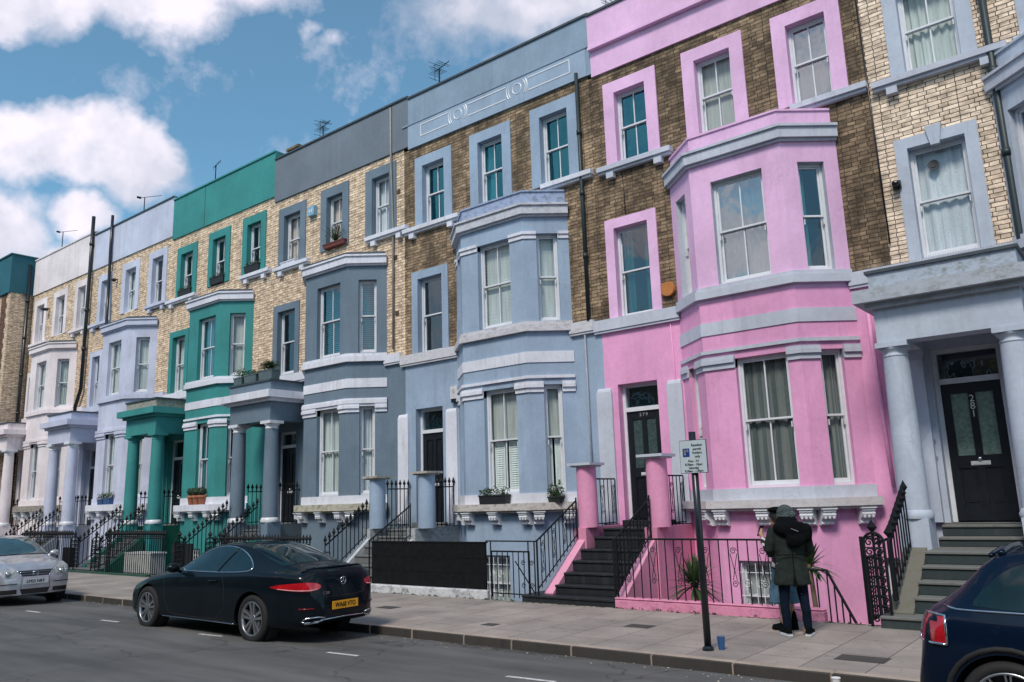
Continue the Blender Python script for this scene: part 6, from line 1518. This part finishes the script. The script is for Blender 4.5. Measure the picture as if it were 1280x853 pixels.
for sg in (-1, 1):
    pts = []
    sd = 'right' if sg > 0 else 'left'
    Q = []
    for (v_, k) in ((3.58, 's'), (3.63, 's'), (3.69, 's'), (.66, 'r'), (.57, 'r')):
        for t in (-1, -.4, .4, 1):
            z = .835+t*(.055 if k == 's' and v_ < 3.55 else .10)
            Q.append(car.proj((v_, z), sd, .010) if k == 's' else car.hit(sg*v_, 0, z, .010))
    if all(q is not None for q in Q):
        mb = MB(); mb.smooth = True; mb.add([tuple(q) for q in Q], [(i*4+j, (i+1)*4+j, (i+1)*4+j+1, i*4+j+1) for i in range(4) for j in range(3)]); o = car.xf(mb).build('tail_lamp', REDLAMP, E3)
        b = [Q[i*4] for i in range(5)]+[Q[19-0-i*4] for i in range(0, 5)]
        bb = [Q[0], Q[4], Q[8], Q[12], Q[16], Q[17], Q[18], Q[19], Q[15], Q[11], Q[7], Q[3], Q[2], Q[1], Q[0]]
        mb = MB(); mb.smooth = True; mb.tube([tuple(q) for q in bb], .010, 6); car.xf(mb).build('lamp_trim', CHROME, o)
# ------------------------------------------------------------------ the couple on the pavement
def organic(name, mb, M, mat, parent, voxel=.012, smooth_it=3, fine=0):
    me = bpy.data.meshes.new('t'); me.from_pydata(mb.v, [], mb.f); bm_ = bmesh.new(); bm_.from_mesh(me); bmesh.ops.recalc_face_normals(bm_, faces=bm_.faces); bm_.to_mesh(me); bm_.free(); o = bpy.data.objects.new('t', me); COL.objects.link(o)
    r = o.modifiers.new('r', 'REMESH'); r.mode = 'VOXEL'; r.voxel_size = voxel; r.use_smooth_shade = True
    s = o.modifiers.new('s', 'SMOOTH'); s.factor = .5; s.iterations = smooth_it
    if fine:
        tx = bpy.data.textures.new('folds', 'CLOUDS'); tx.noise_scale = .09; tx.noise_depth = 2
        d = o.modifiers.new('d', 'DISPLACE'); d.texture = tx; d.strength = fine; d.mid_level = .5; d.texture_coords = 'LOCAL'
    dg = bpy.context.evaluated_depsgraph_get(); m2 = bpy.data.meshes.new_from_object(o.evaluated_get(dg)); bpy.data.objects.remove(o)
    q = MB(); q.smooth = True; q.add([tuple(M @ v.co) for v in m2.vertices], [tuple(p.vertices) for p in m2.polygons]); return q.build(name, mat, parent)
def loft(mb, rings, n=28):
    """rings: (cx, cy, z, rx, ry)"""
    vs = []; fs = []
    for cx_, cy_, z, rx, ry in rings:
        for k in range(n): a = 2*PI*k/n; vs.append((cx_+rx*math.cos(a), cy_+ry*math.sin(a), z))
    for i in range(len(rings)-1):
        for k in range(n): fs.append((i*n+k, i*n+(k+1) % n, (i+1)*n+(k+1) % n, (i+1)*n+k))
    fs += [tuple(range(n))[::-1], tuple((len(rings)-1)*n+k for k in range(n))]
    mb.add(vs, fs)
def hand(mb, w, dirv, palm_n, thumb, s=1.0):
    """palm with five curled fingers; w wrist, dirv towards the fingertips, palm_n the way the palm faces"""
    w, d, pn, th = Vector(w), Vector(dirv).normalized(), Vector(palm_n).normalized(), Vector(thumb).normalized()
    mb.tube([w, w+d*.03*s, w+d*.085*s], [.022*s, .034*s, .036*s], 10)
    for sgn in (-1, 1): mb.tube([w+th*.014*sgn*s, w+d*.085*s+th*.024*sgn*s], [.018*s, .019*s], 8)
    for i, L_ in enumerate((.070, .078, .072, .056)):
        b = w+d*.085*s+th*(.030-.020*i)*s; m_ = b+(d*.85+pn*.5)*L_*.45*s; e = m_+(d*.25+pn*.95)*L_*.42*s; t = e+(pn*.8-d*.4)*L_*.25*s
        mb.tube([b-d*.02, b, m_, e, t], [.010*s, .0105*s, .0095*s, .0085*s, .007*s], 8)
    b = w+d*.025*s+th*.028*s; mb.tube([b, b+(th*.8+d*.6)*.035*s, b+(th*.55+d*.85+pn*.5)*.06*s], [.013*s, .011*s, .009*s], 8)
def head(mb, c, fwd_, s=1.0):
    c = Vector(c); f = Vector(fwd_).normalized(); r = f.cross(Vector((0, 0, 1))).normalized()
    R = Matrix((r, f, Vector((0, 0, 1)))).transposed()
    mb.ellipsoid(c+Vector((0, 0, .02)), (.076*s, .096*s, .105*s), 20, 14, R); mb.ellipsoid(c+f*.02-Vector((0, 0, .055)), (.056*s, .070*s, .060*s), 16, 10, R)
    mb.tube([c+f*.085+Vector((0, 0, .025)), c+f*.110-Vector((0, 0, .015)), c+f*.095-Vector((0, 0, .025))], [.008, .015, .012], 8)
    for sg in (-1, 1): mb.ellipsoid(c+r*sg*.076-Vector((0, 0, .005)), (.010, .018, .030), 8, 8, R)
    mb.tube([c+f*.080-r*.02-Vector((0, 0, .060)), c+f*.088-Vector((0, 0, .058)), c+f*.080+r*.02-Vector((0, 0, .060))], .007, 6)
    return R
SKIN = plain('skin', (.42, .24, .17), .55, var=.06); PARKA = plain('olive parka cloth', (.020, .027, .024), .9, var=.25, scale=10, spec=.15); BLACKC = plain('black fur and nylon', (.004, .005, .006), .95, var=.4, scale=40, spec=.08)
JEANS = plain('dark denim', (.005, .010, .022), .9, var=.35, scale=12, spec=.1); DENIM = plain('washed denim', (.055, .12, .18), .85, var=.3, scale=18); SOLE = plain('white rubber sole', (.62, .64, .68), .6, var=.04)
def knit(name, a, b_):
    m, nt, b = newmat(name); v = nt.nodes.new('ShaderNodeTexVoronoi'); v.inputs['Scale'].default_value = 60; nt.links.new(pos(nt), v.inputs['Vector'])
    nt.links.new(mixc(nt, ramp(nt, v.outputs['Distance'], [(.35, 0.0), (.55, 1.0)]), a, b_), b.inputs['Base Color']); b.inputs['Roughness'].default_value = .95; return m
KNIT = knit('speckled green knit', (.010, .022, .026), (.07, .095, .10))
def stripes(name):
    m, nt, b = newmat(name); w_ = nt.nodes.new('ShaderNodeTexWave'); w_.bands_direction = 'DIAGONAL'; w_.inputs['Scale'].default_value = 4.2; w_.inputs['Distortion'].default_value = 1.2; nt.links.new(pos(nt), w_.inputs['Vector'])
    nt.links.new(mixc(nt, ramp(nt, w_.outputs['Color'], [(.62, 0.0), (.70, 1.0)]), (.01, .012, .015), (.55, .55, .55)), b.inputs['Base Color']); b.inputs['Roughness'].default_value = .9; return m
def person_frame(x, y, face): 
    f = Vector((face[0], face[1], 0)).normalized(); r = f.cross(Vector((0, 0, 1)))
    M = Matrix((r, f, Vector((0, 0, 1)))).transposed().to_4x4(); M.translation = Vector((x, y, G+.006)); return M
def shoe(M, x, y, ang, parent, mat, sole, boot=False):
    m = MB(); ca, sa = math.cos(ang), math.sin(ang)
    def P(u, v, z): return (x+u*ca-v*sa, y+u*sa+v*ca, z)
    rings = [(-.085, .030, .05), (-.07, .036, .10 if not boot else .22), (-.02, .038, .115 if not boot else .24), (.05, .042, .075), (.12, .046, .055), (.165, .036, .045), (.18, .018, .03)]
    vs = []; n = 14
    for v, w_, h in rings:
        for k in range(n): a = PI*k/(n-1); vs.append(P(w_*math.cos(a), v, .022+h*max(0.0, math.sin(a))**.8))
    fs = [(i*n+k, i*n+k+1, (i+1)*n+k+1, (i+1)*n+k) for i in range(len(rings)-1) for k in range(n-1)]
    m.smooth = True; m.add(vs, fs); m.add(vs[:n], [tuple(range(n))]); m.v = [tuple(M @ Vector(v)) for v in m.v]; s = m.build('boot' if boot else 'shoe', mat, parent)
    q = MB(); pl = [(-.034, -.085), (-.04, -.02), (-.047, .08), (-.045, .13), (-.02, .185), (.02, .185), (.045, .13), (.047, .08), (.04, -.02), (.034, -.085)]
    q.prism([P(a, b, 0)[:2] for a, b in pl], 0, .032); q.v = [tuple(M @ Vector(v)) for v in q.v]; q.build('sole', sole, s)
hp = on_plane(985, 797, 1); fp = None
d_ = pixdir(997, 795); t_ = (G-CH)/d_.z; fp = Vector((0, 0, CH))+d_*t_
HA = on_plane(983, 633, fp.y).z-G; k_ = HA/1.66
# -- A : parka, seen from behind
A = empty('person', (fp.x, fp.y, G), 'person seen from behind in an olive parka, black hood and speckled knit hat', 'person', 'couple looking at a phone')
M_ = person_frame(fp.x, fp.y, (-.52, .86)) @ Matrix.Scale(k_, 4)
b = MB()
b.tube([(.11, 0, .93), (.12, .01, .50), (.125, -.015, .09)], [.085, .058, .042], 12); b.tube([(-.11, 0, .93), (-.11, .01, .50), (-.105, .0, .09)], [.085, .058, .042], 12)
for sx in (-.11, .12): b.tube([(sx, -.03, .06), (sx, .12, .05)], [.035, .03], 8)
loft(b, [(0, 0, .84, .13, .10), (0, 0, .95, .155, .11), (0, 0, 1.12, .125, .09), (0, 0, 1.30, .16, .10), (0, 0, 1.40, .12, .08), (0, .01, 1.43, .06, .06)])
b.tube([(0, .01, 1.40), (0, .03, 1.50)], [.052, .05], 12); head(b, (0, .05, 1.555), (-.3, .95, -.1))
for sg in (-1, 1): b.tube([(sg*.17, 0, 1.37), (sg*.245, -.01, 1.12), (sg*.17, .20, 1.06)], [.048, .040, .028], 10); hand(b, (sg*.165, .21, 1.06), (-sg*.3, .9, .15), (-sg, .1, 0), (0, 0, 1))
organic('body', b, M_, SKIN, A, .010, 2)
t = MB(); t.tube([(.105, 0, .90), (.125, .015, .50), (.135, -.03, .30), (.14, -.02, .085)], [.098, .068, .060, .056], 14); t.tube([(-.10, 0, .90), (-.115, .015, .50), (-.12, .0, .30), (-.115, 0, .085)], [.098, .068, .060, .056], 14); t.ellipsoid((0, 0, .88), (.16, .12, .10))
organic('trousers', t, M_, JEANS, A, .014, 3, .012)
p = MB(); loft(p, [(0, -.01, .64, .235, .155), (0, -.01, .66, .24, .16), (0, -.005, .85, .205, .145), (0, 0, 1.02, .18, .13), (0, 0, 1.20, .195, .13), (0, 0, 1.33, .205, .12), (0, 0, 1.41, .15, .10), (0, .01, 1.46, .09, .085)], 36)
for sg in (-1, 1): p.tube([(sg*.17, 0, 1.36), (sg*.235, -.01, 1.22), (sg*.265, .0, 1.09), (sg*.235, .08, 1.03), (sg*.165, .20, 1.05)], [.078, .070, .064, .056, .050], 14)
pk = organic('parka', p, M_, PARKA, A, .016, 3, .022)
v = MB(); v.add([(.0, -.20, .63), (-.035, -.195, .63), (.0, -.185, .80), (.035, -.195, .63)], [(0, 1, 2), (0, 2, 3)]); v.tube([(-.20, -.125, 1.03), (-.1, -.155, 1.03), (0, -.16, 1.03), (.1, -.155, 1.03), (.20, -.125, 1.03)], .006, 5); v.tube([(0, -.16, 1.3), (0, -.165, 1.03), (0, -.188, .70)], .005, 5)
v.v = [tuple(M_ @ Vector(q)) for q in v.v]; v.build('seam', BLACKC, pk)
h = MB(); h.ellipsoid((.02, -.10, 1.36), (.20, .12, .13), 20, 12); h.ellipsoid((.0, -.02, 1.45), (.15, .13, .075), 20, 12); h.ellipsoid((.22, -.10, 1.30), (.075, .10, .13), 14, 10); h.ellipsoid((.06, -.16, 1.22), (.13, .07, .10), 14, 10); h.ellipsoid((-.12, -.08, 1.38), (.09, .09, .07), 14, 8)
organic('hood', h, M_, BLACKC, A, .014, 2, .04)
k2 = MB(); k2.ellipsoid((0, .045, 1.575), (.108, .124, .105), 22, 14); k2.ellipsoid((.045, -.01, 1.535), (.085, .08, .07), 16, 10); k2.ellipsoid((-.01, .03, 1.525), (.112, .125, .04), 20, 8)
organic('knit_hat', k2, M_, KNIT, A, .012, 2, .015)
shoe(M_, -.125, -.0, .25, A, BLACKC, SOLE); shoe(M_, .15, -.02, -.45, A, BLACKC, SOLE)
z = MB(); z.tube([(.0, -.235, 1.37), (.09, -.235, 1.33)], .004, 5); z.v = [tuple(M_ @ Vector(q)) for q in z.v]; z.build('zip', plain('steel zip', (.4, .4, .42), .4, .7), A)
# -- B : beyond and to the left, holding the phone
bx_, by_ = fp.x-.25, fp.y+.38
B_ = empty('person', (bx_, by_, G), 'person half hidden beyond the parka, in a denim skirt and dark beret', 'person', 'couple looking at a phone')
MB_ = person_frame(bx_, by_, (-.85, .35)) @ Matrix.Scale(k_*.985, 4)
b = MB()
b.tube([(.08, 0, .90), (.085, .01, .50), (.085, -.01, .09)], [.075, .052, .040], 12); b.tube([(-.08, 0, .90), (-.085, .01, .50), (-.085, -.01, .09)], [.075, .052, .040], 12)
for sx in (-.085, .085): b.tube([(sx, -.03, .06), (sx, .11, .05)], [.034, .03], 8)
loft(b, [(0, 0, .82, .13, .10), (0, 0, .93, .155, .11), (0, 0, 1.12, .12, .085), (0, 0, 1.28, .15, .10), (0, 0, 1.38, .12, .08), (0, .01, 1.42, .055, .055)])
b.tube([(0, .01, 1.38), (0, .03, 1.48)], [.048, .046], 12); head(b, (0, .06, 1.52), (0, .9, -.35))
hl = (-.06, .28, 1.24)
b.tube([(-.16, 0, 1.34), (-.18, .08, 1.10), (hl[0], hl[1], hl[2])], [.045, .038, .026], 10); hand(b, hl, (.15, .55, .8), (.9, -.1, .1), (0, -.3, 1), .95)
b.tube([(.16, 0, 1.34), (.21, .08, 1.10), (.10, .30, 1.12)], [.045, .038, .026], 10); hand(b, (.10, .30, 1.12), (-.2, .8, .3), (-.9, .1, .1), (0, -.2, 1), .95)
bo = organic('body', b, MB_, SKIN, B_, .0085, 2)
e = MB()
for sg in (-1, 1): e.ellipsoid((sg*.030, .145, 1.545), (.011, .009, .009), 8, 6)
e.v = [tuple(MB_ @ Vector(q)) for q in e.v]; e.cuts = [len(e.f)//2]; e.build('eye', plain('eye', (.02, .015, .012), .2), bo)
c_ = MB(); loft(c_, [(0, 0, .80, .175, .125), (0, 0, 1.0, .165, .12), (0, 0, 1.2, .17, .12), (0, 0, 1.32, .175, .11), (0, 0, 1.40, .10, .08)])
c_.tube([(-.15, 0, 1.33), (-.19, .08, 1.09), (-.075, .25, 1.22)], [.072, .064, .045], 12); c_.tube([(.15, 0, 1.33), (.22, .07, 1.09), (.12, .27, 1.11)], [.072, .064, .045], 12)
organic('striped_coat', c_, MB_, stripes('striped wool'), B_, .014, 3, .012)
s_ = MB(); loft(s_, [(0, 0, .36, .255, .20), (0, 0, .38, .26, .205), (0, 0, .60, .215, .165), (0, 0, .84, .165, .12), (0, 0, .90, .15, .11)], 36); organic('denim_skirt', s_, MB_, DENIM, B_, .014, 2, .03)
hr = MB(); hr.ellipsoid((0, .03, 1.545), (.098, .105, .105), 18, 12); hr.ellipsoid((0, -.03, 1.47), (.09, .07, .10), 16, 10); organic('hair', hr, MB_, plain('dark hair', (.012, .010, .009), .6, var=.4, scale=30), B_, .012, 2, .01)
br = MB(); br.smooth = True; br.ellipsoid((-.01, .02, 1.625), (.125, .125, .045), 20, 10); br.v = [tuple(MB_ @ Vector(q)) for q in br.v]; br.build('beret', BLACKC, B_)
shoe(MB_, -.085, 0, .15, B_, BLACKC, BLACKC, True); shoe(MB_, .085, 0, -.2, B_, BLACKC, BLACKC, True)
f_ = MB(); pc = Vector((-.015, .35, 1.33)); u_ = Vector((.10, -.35, .93)).normalized(); w_ = Vector((1, 0, 0)); n_ = u_.cross(w_).normalized()
P8 = [pc+w_*a*.038+u_*b_*.078+n_*c__*.005 for c__ in (-1, 1) for a, b_ in ((-1, -1), (1, -1), (1, 1), (-1, 1))]
f_.add([tuple(MB_ @ q) for q in P8], [(0,3,2,1),(4,5,6,7),(0,1,5,4),(1,2,6,5),(2,3,7,6),(3,0,4,7)])
tag(f_.build('phone', plain('phone black', (.01, .012, .016), .15), origin=MB_ @ pc), 'dark smartphone held up in the hand of the half hidden person', 'phone')
